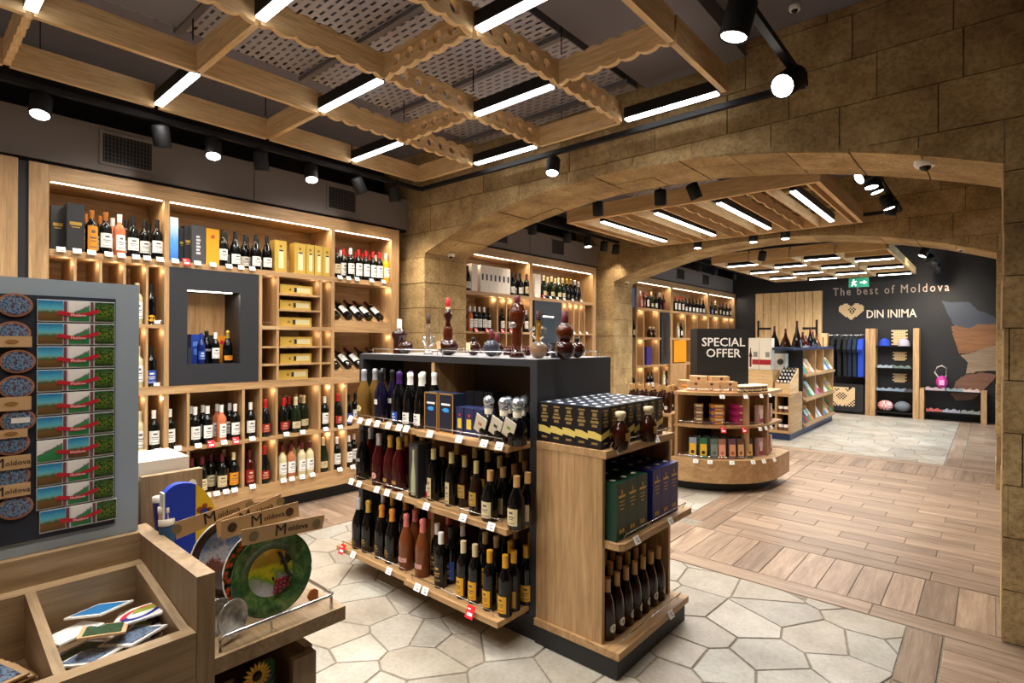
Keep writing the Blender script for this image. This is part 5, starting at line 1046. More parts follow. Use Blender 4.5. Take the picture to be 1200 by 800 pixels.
def header(x, c, wr, label, yaw, mark, film=None):
    a, b_, c_, d_ = [at(p[0], p[1], 'x', x) for p in c]; t = thing('card_header', label, 'card', (x, (a.y+b_.y)/2, (a.z+c_.z)/2), 0, None); o = t.location
    MB().prism([(p.y-o.y, p.z-o.z) for p in (d_, c_, b_, a)], -.0015, 0, 'x').build('card', KRAFT, t)
    L = b_.y-a.y; sl = math.atan2(b_.z-a.z, L); M_ = T(.0006, 0, ((a.z+b_.z+c_.z+d_.z)/4-o.z)) @ Matrix.Rotation(sl, 4, 'X')
    if wr: text('M', .040, INK, t, M_ @ T(0, -.012, 0) @ FX, ext=.0003); text('oldova', .020, INK, t, M_ @ T(0, .033, 0) @ FX, ext=.0003)
    for s in mark: MB().prism([(s+.011*math.cos(j*.4488), .011*math.sin(j*.4488)) for j in range(14)], 0, .0006, 'x', M=M_).build('stamp', mat('8a7a56' if film != 'dark' else '4a3020', .6), t)
    MB().box(-.001, -.0006, -L*.5, L*.5, -.075, -.01).build('clear_sleeve', FILM, t) if film == 'film' else None
header(-1.325, ((285.4, 624), (382.5, 605), (380, 621), (286, 643)), 1, 'kraft Moldova card header over the green plate, frontmost', 0, (-.078, .083))
header(-1.372, ((261, 614), (351, 590), (353, 607), (262, 636)), 1, 'kraft Moldova card header with dark round stamps, second in the row', 0, (-.07, .073), 'dark')
header(-1.405, ((255.6, 614), (331, 581), (332, 598), (257, 634)), 1, 'kraft Moldova card header third from the front, mostly hidden', 0, (.08,))
header(-1.44, ((206.6, 616), (297, 586), (298, 598), (209, 636)), 1, 'kraft Moldova card header rearmost, over the blue plate', 0, (-.085, .085))
q = at(371, 705, 'x', -1.32); t = thing('wooden_magnet', 'orange brown wooden magnet lying right of the green plate', 'magnet', (-1.325, q.y, .8135)); MB().prism([(.016*math.cos(j*.628)*(1 if j % 2 else .8), .02+.018*math.sin(j*.628)) for j in range(10)], -.003, .003, 'x').build('cutout', mat('a5622c', .5), t)
# ---- sunflower packet below the tray
t = thing('sunflower_ornament', 'yellow sunflower ornament on the shelf below the plates', 'ornament', (-1.31, at(307, 790, 'x', -1.3).y, .70))
for k in range(18):
    a = 2*PI*k/18; MB().add([(0.002, .01*math.cos(a-.2), .01*math.sin(a-.2)), (.004, .026*math.cos(a-.13), .026*math.sin(a-.13)), (.002, .034*math.cos(a), .034*math.sin(a)), (.004, .026*math.cos(a+.13), .026*math.sin(a+.13)), (.002, .01*math.cos(a+.2), .01*math.sin(a+.2))], [(0, 1, 2, 3, 4)]).build('petal', mat('f0b81c', .5), t)
MB().ball((.003, 0, 0), .012, 12, 6, sx=.4).build('flower_centre', mat('2c1a0e', .7), t)
MB().tube([(-.002, 0, -.03), (-.004, .0, -.155)], .003, 6).build('stem', mat('2f5a2a', .6), t); MB().prism([(.02, -.06), (.05, -.02), (.03, -.03)], -.004, .0, 'x').build('leaf', mat('1f6a3a', .5), t)
for i, (y, c_) in enumerate(((.50, '3a6a4a'), (.53, '5a3428'), (.63, '2f7a4a'))): t = thing('souvenir_box', 'dark souvenir packet beside the sunflower, %s' % nth(i, 3), 'souvenir packet', (-1.36, y, .545), 0, 'packets beside the sunflower'); MB().box(-.01, .01, -.018, .018, 0, .15).build('packet', mat(c_, .4), t); MB().box(.01, .011, -.014, .014, .08, .13).build('picture', OVAL, t)
# ---- rolled goods and the flag cushion in the rear bin
t = thing('flag_cushion', 'blue and yellow flag cushion with eagle emblem in the rear bin', 'cushion', (-1.60, 0, .8137))
def cu(u0, u1, m, n_):
    N = 16
    def zf(v): return .308*(max(0.0, 1-abs((v-.22)/.82)**2.6) if v > .22 else 1-.12*((.22-v)/.22)**2)**.5
    pts = [(.474+.145*(u0+(u1-u0)*k/N), zf(u0+(u1-u0)*k/N)) for k in range(N+1)]
    MB().prism([(.474+.145*u0, 0), (.474+.145*u1, 0)]+pts[::-1], -.012, .012, 'x').build(n_, m, t)
cu(0.0, .5, mat('1c3fc0', .6, name='flag_blue'), 'blue_half'); cu(.5, 1.0, mat('f2c81c', .6, name='flag_yellow'), 'yellow_half')
em = MB()
for dx, dz, s in ((0, 0, .012), (-.012, .008, .008), (.012, .002, .008), (0, .016, .007), (-.008, -.012, .007), (.009, -.014, .007)): em.prism([(.568+dx+s*math.cos(k*.785), .222+dz+s*math.sin(k*.785)) for k in range(8)], .012, .0135, 'x')
em.build('eagle_emblem', mat('a5521c', .6), t); MB().prism([(.562, .212), (.572, .212), (.574, .228), (.567, .233), (.56, .228)], .0135, .0145, 'x').build('shield', mat('2a3f8f', .5), t)
MB().box(-.014, .013, .4695, .4738, 0, .29).build('white_piping', WHITE, t)
for i, (px, py, L, r, m, l) in enumerate(((177, 590, .22, .014, mat('2c2460', .5), 'dark violet rolled tube standing in the rear bin'), (181, 601, .2, .017, mat('c9a88a', .7), 'pale brown rolled cloth leaning in the rear bin'), (169, 598, .17, .018, mat('2a4a68', .6), 'dark teal packet tube with white label, rear bin'), (190, 572, .2, .011, mat('7a4a3a', .6), 'thin brown carved stick in the rear bin'), (199, 570, .21, .013, mat('3a2c28', .5), 'dark tube with pale lid behind the flag cushion'))):
    q = at(px, py-14, 'x', -1.66); L = (.27, .25, .22, .24, .25)[i]; t = thing('rolled_souvenir', l, 'souvenir', ((-1.64, -1.60, -1.59, -1.68, -1.69)[i], (.492, .488, .484, .52, .55)[i], .8137)); t.rotation_euler = ((.06, .03, .02, -.02, -.05)[i], -.02, 0)
    MB().lathe([(r, 0), (r, L-.004), (r*.9, L)], 12).build('roll', m, t); MB().lathe([(r*1.05, L-.012), (r*1.05, L+.002), (r*.4, L+.003)], 12).build('end_cap', mat('c9c0b0', .6), t)
t = thing('sticker', 'white oval sticker on the rear oak panel', 'sticker', (-1.7645, at(227, 566, 'x', -1.765).y, 1.07)); MB().prism([(.012*math.cos(j*.4), .017*math.sin(j*.4)) for j in range(16)], 0, .001, 'x').build('paper', WHITE, t)
t = thing('white_box', 'long white box lying behind the rear oak panel', 'box', (0, 0, 0)); MB().box(-1.98, -1.80, .15, .60, 1.1, 1.15).build('carton', mat('e6ddd0', .5), t)
# ================================================================ ROUND DISPLAY
rc = (-2.45, 6.08); rt = thing('round_display', 'rounded oak display under the SPECIAL OFFER sign', 'display stand')
def fan(r, z0, z1, name, m, par, inner=0.0, a0=-90, a1=90, xl=None, n=26):
    out = [(rc[0]+r*math.sin(math.radians(a)), rc[1]-r*math.cos(math.radians(a))) for a in [0+ (a1)*k/n for k in range(n+1)]]
    poly = out+[(rc[0]+r, rc[1]+.35), (rc[0], rc[1]+.35)] if inner == 0 else out+[(rc[0]+inner*math.sin(math.radians(a)), rc[1]-inner*math.cos(math.radians(a))) for a in [a1-a1*k/n for k in range(n+1)]]
    return MB().prism(poly, z0, z1, 'z').build(name, m, par)
fan(.82, .10, .315, 'base_drum', OAK[0], rt); fan(.822, .315, .325, 'base_top', OAK[0], rt); fan(.70, .0, .10, 'plinth', BLACK, rt)
R2 = .745
for z0, z1, nm in ((.955, .985, 'top_board'), (.63, .655, 'shelf')): fan(R2, z0, z1, nm, OAK[0], rt)
fan(.18, .325, .955, 'core', mat('3a2c22', .7), rt)
def pol(a, r): a = math.radians(a); return (rc[0]+r*math.sin(a), rc[1]-r*math.cos(a))
for a in (2, 58, 82):
    for z0, z1 in ((.325, .63), (.655, .955)):
        c_ = pol(a, (R2+.16)/2-.002); M_ = T(c_[0], c_[1], 0) @ Matrix.Rotation(math.radians(a), 4, 'Z'); MB().box(-.016, .016, -(R2-.17)/2, (R2-.17)/2, z0, z1, M=M_).build('divider', OAK[2], rt)
for z, r in ((.985, R2-.03), (.655, R2-.03), (.325, .79)): MB().tube([(*pol(4+k*7.4, r), z+.03) for k in range(12)], .003, 6).tube([(*pol(4, r), z), (*pol(4, r), z+.03)], .003, 6).tube([(*pol(85.4, r), z), (*pol(85.4, r), z+.03)], .003, 6).build('rail', CHROME, rt)
def ang(px, r, z):   # angle on the rounded shelf under a photograph column
    best = 0; e = 1e9
    for k in range(0, 96):
        p = pol(k, r); d = Vector((p[0], p[1], z-EYE)); x = 600+F*d.dot(_r2)/d.dot(_fw)
        if abs(x-px) < e: e = abs(x-px); best = k
    return best
def onarc(px, r, z): a = ang(px, r, z); p = pol(a, r); return p, math.radians(a)-PI/2
def item(name, label, cat, px, r, z, w_, d, h, m, group=None, art=None, rz=0, lean=0):
    p, a = onarc(px, r, z); t = thing(name, label, cat, (p[0], p[1], z), a+rz, group); t.rotation_euler = (0, lean, a+rz)
    MB().box(-d, 0, -w_/2, w_/2, 0, h).build('pack', m, t)
    if art: art(t, w_/2, h)
    return t
CRT = PINE[1]; burn = mat('6b3220', .7)
def art_burn(t, w_, h): MB().prism([(w_*.1+.016*math.cos(k), h*.5+.014*math.sin(k)) for k in [j*.785 for j in range(8)]], 0, .001, 'x').build('burnt_mark', burn, t); MB().box(0, .0008, -w_*.95, w_*.95, h*.495, h*.505).build('lid_gap', burn, t)
k = 0
for px, z, w_, r in ((815, .985, .17, .66), (834, .985, .17, .66), (855, .985, .17, .66), (815, 1.038, .17, .66), (834, 1.038, .17, .66), (855, 1.038, .17, .66), (818, 1.091, .17, .63), (845, 1.091, .18, .63)):
    item('wooden_box', 'small pale wooden box with burnt mark, %s layer on the round display, %s' % (('bottom', 'middle', 'top')[k//3], ('left', 'centre', 'right')[k % 3] if k < 6 else ('left', 'right')[k-6]), 'box', px, r, z, w_, .12, .05, mat('d9b184', .6), 'wooden boxes stacked on the round display', art_burn); k += 1
jm = MB().lathe([(.026, 0), (.028, .004), (.028, .045), (.022, .052)], 12).mesh('glass', mat('3a1c14', .15)); jl = MB().lathe([(.026, .05), (.028, .052), (.028, .066), (.02, .068)], 12).mesh('lid', mat('e6d8b8', .5)); jb = MB().lathe([(.0285, .012), (.0285, .036)], 12, cap=False).mesh('label', mat('cdbb94', .6))
for row in range(3):
    for i in range(7):
        rj = .69-.062*row; aj = ang(869, .70, .985)+math.degrees(.0605/rj)*i-row*.8; p = pol(aj, rj); a = math.radians(aj)-PI/2; t = thing('honey_jar', 'small dark jar with cream lid, %s row on the round display, %s' % (('front', 'second', 'back')[row], nth(i, 7)), 'jar', (p[0], p[1], .985), a, 'small jars on the round display'); ob('glass', jm, t); ob('lid', jl, t); ob('label', jb, t)
# sign
M_s = 0.70; sg = thing('offer_sign', 'black box sign reading SPECIAL OFFER above the round display', 'sign', (-2.10, 5.85, .985), math.radians(38))
q = at(817, 420, 'y', 5.62); sg.location = (q.x, 5.62, .985)
MB().box(0, .53, 0, .26, 0, .645).build('box_body', mat('1c1a1b', .6), sg)
text('SPECIAL', .125, WHITE, sg, T(.27, -.002, .50) @ FY, ext=.002, bold=.001); text('OFFER', .125, WHITE, sg, T(.27, -.002, .385) @ FY, ext=.002, bold=.001)
# packets on the shelves
def art_stripe(c1, c2):
    return lambda t, w_, h: (MB().box(0, .001, -w_*.9, w_*.9, h*.1, h*.55).build('print', mat(c1, .5), t), MB().box(0, .0012, -w_*.5, w_*.7, h*.3, h*.8).build('picture', mat(c2, .5), t))
for px, cols, nm in ((820, ('5a3a3a', 'a98a5a', '6b4448'), 'brown and gold'), (843, ('6a4a8a', 'e0a02c', 'b9682a'), 'yellow and violet'), (870, ('a81c5a', 'd23a8a', 'c9306f'), 'magenta')):
    for i in range(6): item('chocolate_box', '%s chocolate box, %s in its stack, upper rounded shelf' % (nm, 'lowest' if i == 0 else 'topmost' if i == 5 else ORD[i]+' from bottom'), 'chocolate box', px, .68, .655+.034*i, .12 if px > 830 else .085, .12, .033, mat(cols[i % 2], .4), 'chocolate boxes on the upper rounded shelf', art_stripe(cols[2], 'e8d8b0' if i % 2 else cols[1]))
def pouch(t, w_, h): MB().box(0, .001, -w_*.9, w_*.9, h*.15, h*.72).build('label', mat(pouch.c, .5), t); MB().prism([(w_*.5*math.cos(j*.628), h*.3+w_*.5*math.sin(j*.628)) for j in range(10)], .001, .002, 'x').build('round_mark', mat(pouch.d, .5), t)
for i, (px, c_, d_, base_, l) in enumerate(((813, 'e0ac24', '1c1c1c', '8a97a8', 'yellow pouch with black disc, leftmost'), (826, 'e0b424', '1c1c1c', '2c6a4a', 'yellow pouch with black disc, second'), (838, '7d8a80', '5a645e', '5c6a64', 'grey green pouch, third'), (848, 'e8a088', 'c9705a', 'a0705a', 'salmon pouch, fourth'), (860, 'e0a070', 'b05c30', '6a4a5a', 'orange pink pouch, fifth'), (870, 'd9b080', 'a05c30', '6a4a3a', 'tan leaning pouch, sixth'), (881, 'e0b878', 'a5682c', '3a3a3a', 'yellow tan pouch, rightmost'))):
    pouch.c, pouch.d = c_, d_; item('sweet_pouch', '%s on the lower rounded shelf' % l, 'pouch', px, .74, .325, .07, .045, .20, mat(base_, .35), None, pouch, lean=-.06)
for i in range(6): item('sweet_pouch', 'dark wrapped pouch in the back row, lower rounded shelf, %s' % nth(i, 6), 'pouch', 818+i*11, .66, .325, .07, .04, .21, mat('3a4440', .4), None, art_stripe('4a5a50', '6a6a5a'))
for i, (px, z, c_, d_) in enumerate(((893, .655, 'd8b8b0', 'a03a5a'), (900, .655, 'e0c8c0', '8a3a4a'), (906, .655, 'd8b0a0', 'b04a5a'), (893, .325, 'c9a0a0', 'a81c4a'), (900, .325, 'd0a8a0', 'b01c4c'), (907, .325, 'd8b8b0', 'a81c4a'), (894, .72, 'd8c8c0', '9a5a5a'), (903, .74, 'e0d0c8', '9a5a5a'))):
    item('sweet_bag', 'pink and white sweet bag in the right end cubby of the round display, %s' % (('upper left', 'upper middle', 'upper right', 'lower left', 'lower middle', 'lower right', 'hanging left', 'hanging right')[i]), 'bag', px, .72 if i < 6 else .66, z, .075, .05, .19 if i < 6 else .14, mat(c_, .4), None, art_stripe(d_, 'e8d8d0'))
for z, r, pxs, w_, red in ((.95, R2, (847, 874, 893, 903), 'top board', ()), (.62, R2, (848, 873, 892, 899, 905), 'upper shelf', (848, 873)), (.315, .825, (816, 834, 859, 884, 896, 909), 'base', ())):
    for i, px in enumerate(pxs): p, a = onarc(px, r+.022, z); tagcard((p[0], p[1], z), a, '%s price card on the round display %s edge, %s' % ('red' if px in red else 'white', w_, nth(i, len(pxs))), px in red)
# low cabinet joined at its left
lc = thing('low_cabinet', 'low oak cabinet with bottles, left of the round display', 'cabinet')
bx('side_panel', OAK, -2.49, -2.455, 5.30, 6.0, .10, .75, lc); bx('side_panel', OAK, -3.2, -3.165, 5.30, 6.0, .10, .75, lc); bx('top_board', OAK, -3.165, -2.49, 5.30, 6.0, .72, .75, lc); bx('base_panel', OAK, -3.165, -2.49, 5.27, 6.0, .10, .315, lc); bx('back_panel', OAK, -3.165, -2.49, 5.97, 6.0, .315, .72, lc); bx('plinth', BLACK, -3.15, -2.5, 5.4, 5.95, 0, .10, lc)
for i in range(5): bottle('brandy_rd', (-2.54-.105*i, 5.38, .75), -PI/2, 'dark brandy bottle with white disc, top of low cabinet, front row, %s' % nth(4-i, 5), 'brandy bottles on the low cabinet')
for j in range(2):
    for i in range(5): bottle('brandy_rd', (-2.58-.105*i, 5.50+.11*j, .75), -PI/2, 'dark brandy bottle on low cabinet, %s row, %s' % (('second', 'third')[j], nth(4-i, 5)), 'brandy bottles on the low cabinet')
for i in range(5): bottle('brandy_rd', (-2.56-.105*i, 5.40, .315), -PI/2, 'dark brandy bottle inside the low cabinet, %s' % nth(4-i, 5), 'brandy bottles in the low cabinet')
for i, px in enumerate((784, 793)): q = at(px, 560, 'y', 5.3); 
t = thing('copper_box', 'orange bottle carton row behind the sign left edge', 'gift box', (-2.52, 5.85, .75)); MB().box(-.06, .06, -.03, .03, 0, .26).build('carton', mat('d8801c', .5), t)
t = thing('crate', 'plain pale crate beside the sign, left of the wooden boxes', 'box', (-2.62, 6.08, .75)); MB().box(-.1, .1, -.06, .08, 0, .30).build('box', OAK[2], t)
# ================================================================ BOOK GONDOLA, FAR ROOM
b3 = thing('book_gondola', 'black topped oak gondola with slanted books in the far room', 'display stand'); bxx = -2.27
NB = mat('1d2f52', .4, name='navy_laminate')
bx('top_slab', NB, -2.56, bxx+.01, 9.10, 12.0, 1.365, 1.405, b3); bx('end_panel', BLACK, -2.95, bxx, 9.70, 9.74, .12, 1.364, b3); bx('plinth', NB, -2.93, bxx-.02, 9.70, 12.0, 0, .12, b3); bx('back_panel', OAK, -2.62, -2.60, 9.745, 12.0, .12, 1.364, b3)
bx('post', BLACK, -2.55, -2.50, 9.60, 9.65, .705, 1.364, b3)
for y in (10.55, 11.15, 11.95): bx('divider', OAK, -2.6, bxx, y, y+.03, .12, 1.364, b3)
for z in (.15, .56, .96): MB().prism([(-2.598, z+.12), (bxx+.03, z), (bxx+.03, z-.03), (-2.598, z-.03)], 9.745, 11.95, 'y').build('sloping_shelf', OAK[1], b3); bx('front_lip', OAK[1], bxx+.03, bxx+.04, 9.76, 11.94, z-.03, z+.012, b3)
lb = thing('low_cabinet', 'low oak cabinet with two dark cubbies and navy plinth, far room', 'cabinet'); x0, x1 = -3.2, -2.27
bx('side_panel', OAK, x1-.03, x1, 9.0, 9.69, .10, .70, lb); bx('side_panel', OAK, x0, x0+.03, 9.0, 9.69, .10, .70, lb); bx('divider', OAK, -2.49, -2.46, 9.0, 9.69, .14, .66, lb)
for z0, z1 in ((.10, .14), (.39, .42), (.66, .70)): bx('shelf', OAK, x0+.031, x1-.031, 9.002, 9.69, z0, z1, lb)
bx('back_panel', mat('1e120e', .7), x0+.03, x1-.03, 9.4, 9.42, .14, .66, lb); bx('plinth', NB, x0+.02, x1-.01, 9.02, 9.69, 0, .10, lb)
for i, (x, z) in enumerate(((-2.42, .42), (-2.34, .42), (-2.42, .14), (-2.34, .14))): t = thing('round_tin', 'white lidded tin in the %s dark cubby, %s' % (('upper', 'upper', 'lower', 'lower')[i], ('left', 'right')[i % 2]), 'tin', (x, 9.06, z)); MB().lathe([(.036, 0), (.036, .05)], 12).build('tin', mat('6a4a3c', .4), t); MB().lathe([(.038, .05), (.038, .085), (.03, .09)], 12).build('lid', mat('e2d6cc', .5), t)
# crates and white cartons on it
def crate(x0, x1, y0, y1, z0, z1, label, slope=0):
    t = thing('wooden_crate', label, 'crate'); w_ = .015
    MB().prism([(y0, z0), (y1, z0), (y1, z1+slope), (y0, z1)], x0, x0+w_, 'x').build('side_board', PINE[1], t); MB().prism([(y0, z0), (y1, z0), (y1, z1+slope), (y0, z1)], x1-w_, x1, 'x').build('side_board', PINE[1], t)
    bx('front_board', PINE, x0+w_, x1-w_, y0, y0+w_, z0, z1, t); bx('back_board', PINE, x0+w_, x1-w_, y1-w_, y1, z0, z1+slope, t); bx('bottom_board', PINE, x0+w_, x1-w_, y0+w_, y1-w_, z0, z0+w_, t); return t
t = crate(-3.1, -2.53, 9.02, 9.4, .70, 1.05, 'closed-front wooden crate with gold print under the white cartons'); MB().box(-2.95, -2.65, 9.018, 9.019, .80, .83).build('gold_print', GOLD, t)
t = crate(-2.50, -2.28, 9.02, 9.5, .70, .86, 'open sloping wooden crate of small dark bottles, above the dark cubbies', .22)
R = random.Random(9)
for i in range(4):
    for j in range(4): q = thing('small_bottle', 'tiny dark bottle with white star label in sloping crate, %s row, %s' % (ORD[j], nth(i, 4)), 'bottle', (-2.46+.048*i, 9.08+.1*j, .88+.05*j), 0, 'tiny bottles in the sloping crate'); MB().lathe([(.016, -.05), (.018, .03), (.007, .06), (.007, .08)], 8).build('glass', GL['dark'], q); MB().box(-.014, .014, -.02, -.0185, -.01, .026).build('label', WHITE, q)
CW = mat('ece6d4', .5)
for i in range(3):
    x = -3.11+.18*i; t = thing('bottle_carton', 'tall cream carton with bottle picture and red band, %s of three' % nth(i, 3), 'gift box', (x, 9.1, 1.051), 0, 'tall cream cartons in the far room'); t.location.z = 1.052
    MB().box(0, .172, 0, .17, 0, .50).build('carton', CW, t)
    if i < 2: MB().box(.03, .06, -.0015, 0, .04, .26).prism([(.015, .2), (.075, .2), (.052, .28), (.052, .34), (.038, .34), (.038, .28)], -.0015, 0, 'y').build('bottle_picture', mat('6b2c1c', .5), t)
    MB().box(.07 if i < 2 else .0, .172, -.001, 0, .08, .16).build('red_band', mat('a81c24', .5), t); MB().box(.09, .15, -.001, 0, .2, .28).build('print', mat('8a8a86', .5), t)
for i in range(2):
    t = thing('oval_carton', 'white carton with round dark picture corner, %s of the two' % ('left', 'right')[i], 'gift box', (-2.78+.17*i, 9.52, .90+0*i), 0); t.location = (-2.80+.165*i, 9.52, .701); MB().box(0, .16, 0, .15, 0, .60).build('carton', mat('e6e6e2', .5), t); MB().prism([(.08+.05*math.cos(j*.628), .47+.05*math.sin(j*.628)) for j in range(10)], -.001, 0, 'y').build('picture', mat('3a3c40', .5), t)
# figurine bottles on the far gondola top
for i, (px, h, c_) in enumerate(((907.5, .34, 'dark'), (920.5, .30, 'cognac'), (934, .42, 'brown'), (940.5, .26, 'cognac'), (944, .2, 'ruby'), (949.5, .34, 'black'), (952.5, .28, 'dark'), (956.5, .22, 'amber'))):
    q = at(px, 403, 'x', -2.45 if i > 2 else -2.6); y = min(max(q.y, 9.2), 11.8); t = thing('souvenir_bottle', 'cone shaped dark souvenir bottle on the far gondola top, %s' % nth(i, 8), 'bottle', (-2.45 if i > 2 else -2.6, y, 1.405), 0, 'souvenir bottles on the far gondola')
    if i <= 2: q = at(px, 403, 'y', 9.5); t.location = (q.x, 9.5, 1.405)
    MB().lathe([(.085, 0), (.088, .01), (.06, h*.35), (.026, h*.6), (.015, h*.8)], 12).build('glass', GL[c_], t); MB().lathe([(.016, h*.78), (.016, h)], 10).build('capsule', CP['burgundy'], t); MB().box(.03, .06, -.02, .02, h*.12, h*.3).build('label', mat('b8a890', .6), t)
for i, x in enumerate((-2.75, -2.55, -2.40)): t = thing('leaflet_stack', 'low stack of pale leaflets among the far souvenir bottles, %s' % nth(i, 3), 'leaflets', (x, 9.25+.5*i, 1.405)); MB().box(-.07, .07, -.05, .05, 0, .02).build('paper', mat('a8a49c', .6), t)
# books
cols = ['3f8a78', 'd88a4a', 'c9c4b8', 'd8e0e8', '5a86b8', 'e8d0b8', '8a3a34', '2f7a4a', 'b8d8d0', 'c96a8a', '8a2c4a', 'e8e4dc', '6a9a3a', 'd8a03a', '44506a', 'c0392b']
n = 0
for zi, (z, ys) in enumerate(((.96, (9.80, 10.02, 10.25, 11.25, 11.48, 11.7)), (.56, (9.80, 10.05, 10.3, 10.62, 10.86, 11.25, 11.5, 11.74)), (.15, (9.80, 9.95, 10.1, 10.28, 10.62, 10.84, 11.22, 11.42, 11.62, 11.8)))):
    for k, y in enumerate(ys):
        t = thing('book', 'slanted colour book on the %s shelf of the far gondola, %s from the near end' % (('top', 'middle', 'bottom')[zi], ORD[k]), 'book', (bxx+.01, y, z+.03), 0, 'books on the far gondola'); t.rotation_euler = (0, -.55, 0)
        c_ = cols[n % 16]; h = .27 if zi else .25; MB().box(-.03, 0, 0, .19 if zi < 2 else .15, 0, h).build('pages', mat('ece8df', .7), t); MB().box(0, .003, 0, .19 if zi < 2 else .15, 0, h).build('cover', mat(c_, .35), t); MB().box(.003, .0036, .02, .13, h*.35, h*.75).build('cover_picture', mat(cols[(n*5+3) % 16], .4), t); n += 1
# ================================================================ FAR WALL
W = YF; 
wd = thing('wooden_shutter', 'large pale plank shutter with black hinges on the far wall', 'shutter')
xs = [-4.16+k*(4.16-2.78)/8 for k in range(9)]
for k in range(8): bx('plank', PINE, xs[k]+.005, xs[k+1]-.005, W-.10, W-.06, 2.19, 2.61, wd)
for k in range(8): bx('plank', PINE, xs[k]+.005, xs[k+1]-.005, W-.10, W-.06, .9, 2.155, wd)
bx('ledger', PINE, -4.16, -2.78, W-.11, W-.06, 2.158, 2.187, wd); bx('backing', PINE, -4.16, -2.78, W-.06, W-.001, .9, 2.61, wd)
for x, s in ((-4.09, 1), (-2.87, -1)): MB().box(x-.02, x+.02, W-.115, W-.10, 1.60, 1.98).box(x, x+s*.28, W-.12, W-.10, 1.77, 1.815).build('hinge', DARK, wd)
t = thing('wooden_post', 'short oak post beside the plank shutter', 'post', (-2.70, W-.2, 0)); MB().box(-.07, .07, -.08, .08, 0, 1.68).build('post', PINE[2], t); MB().box(-.02, .0, -.082, -.08, 1.2, 1.6).build('carving', burn, t)
text('The best of Moldova', .24, mat('b9a89a', .35, .5), None, T(-1.59, W-.012, 2.565) @ FY, 'wall_lettering', .01, sp=1.3); o = bpy.data.objects['wall_lettering']; tag(o, 'metal lettering The best of Moldova high on the far wall', 'lettering')
o = text('DIN INIMA', .235, mat('f2e6d0', .5), None, T(-1.54, W-.012, 2.07) @ FY, 'wall_lettering', .012, .002); tag(o, 'cream lettering DIN INIMA beside the wooden heart', 'lettering')
tk = text_mesh('The best of Moldova', .24, sp=1.3)
ww = max(v.co.x for v in tk.vertices)-min(v.co.x for v in tk.vertices); me = bpy.data.objects['wall_lettering'].data; s_ = 1.97/ww; me.transform(Matrix.Translation((-1.59, 0, 0)) @ Matrix.Scale(s_, 4, (1, 0, 0)) @ Matrix.Translation((1.59, 0, 0)))
tk = text_mesh('DIN INIMA', .235); ww = max(v.co.x for v in tk.vertices)-min(v.co.x for v in tk.vertices); o.data.transform(Matrix.Translation((-1.54, 0, 0)) @ Matrix.Scale(.84/ww, 4, (1, 0, 0)) @ Matrix.Translation((1.54, 0, 0)))
TILE = mat('e9c99a', .6, name='pale_wood_tile')
def pix(name, label, rows, x0, ztop, s, y=W-.02, th=.018):
    t = thing(name, label, 'wall decoration'); mb = MB()
    for r, line in enumerate(rows):
        for c, ch in enumerate(line):
            if ch == '#': MB().box(x0+c*s, x0+(c+1)*s-.004, y-th, y, ztop-(r+1)*s+.004, ztop-r*s).build('tile', TILE, t)
    return t
heart = ["...###....###...", ".######..######.", "################", "#######.#.######", "######.#.#.#####", "#######.#.######", ".######.#.#####.", "..######.#####..", "...##########...", "....########....", "......####......", ".......##......."]
pix('heart_emblem', 'pale wooden tile heart left of DIN INIMA', [l[:16] for l in heart], -2.46, 2.31, .0285)
emb = ["############..##", "###.#.####.#.###", "####.######.####", "################", "######.#.#######", "#####.#.#.######", "####.#.#.#.#####", "#####.#.#.######", "######.#.#######", ".##############.", "#.############.#", ".#.##########.#.", "#.#.########.#.#", ".#.#.#.##.#.#.#."]
pc = thing('fabric_rack_panel', 'dark panel under the shirt rail on the far wall', 'panel'); MB().box(-2.62, -1.96, W-.34, W-.3, .05, .62).build('panel', BLACK, pc)
pix('tile_emblem', 'pale tile ornament on the dark panel under the shirts', emb, -2.56, .55, .0285, W-.34)
rr = thing('clothes_rail', 'chrome clothes rail on the far wall', 'rail'); MB().tube([(-2.62, W-.25, 1.64), (-1.95, W-.25, 1.64)], .009, 8).tube([(-2.6, W-.25, 1.64), (-2.6, W, 1.64)], .007).build('rail', CHROME, rr)
for i, (x, c_, nm) in enumerate(((-2.50, '0c0c10', 'black'), (-2.38, '0c0c10', 'black'), (-2.27, '0c0d14', 'near-black'), (-2.19, '0f1a33', 'navy'), (-2.10, '0f2430', 'dark teal'), (-2.0, '1a3ca8', 'bright blue'))):
    t = thing('t_shirt', '%s shirt on the far clothes rail, %s' % (nm, nth(i, 6)), 'shirt', (x, W-.25, 1.56), 0, 'shirts on the clothes rail'); h = .78
    MB().prism([(-.19, -h), (.19, -h), (.2, -.16), (.27, -.28), (.31, -.22), (.2, -.02), (.08, 0), (0, -.04), (-.08, 0), (-.2, -.02), (-.31, -.22), (-.27, -.28), (-.2, -.16)], -.03 if i < 5 else -.045, .03 if i < 5 else .045, 'x').build('fabric', mat(c_, .9), t)
    MB().tube([(0, 0, -.02), (0, 0, .05), (0, .012, .075), (0, .0, .09)], .004, 6).tube([(0, -.15, -.02), (0, 0, .03), (0, .15, -.02)], .005, 6).build('hanger', CHROME, t)
sh = thing('shelf_tower', 'tall shelf between two oak posts on the far wall', 'shelf unit')
for x0, x1 in ((-1.93, -1.86), (-1.855, -1.76), (-1.14, -1.045)): bx('post', OAK, x0, x1, W-.32, W-.001, 0, 1.77, sh)
for z in (1.42, .98, .52, .10): bx('shelf', mat('17171a', .3), -1.76, -1.14, W-.31, W-.002, z-.02, z, sh)
pix('tile_column', 'pale notched tile column behind the caps', ["########", ".######.", "########", ".######.", "########", ".######.", "########", ".######.", "########"], -1.52, 1.74, .034, W-.05)
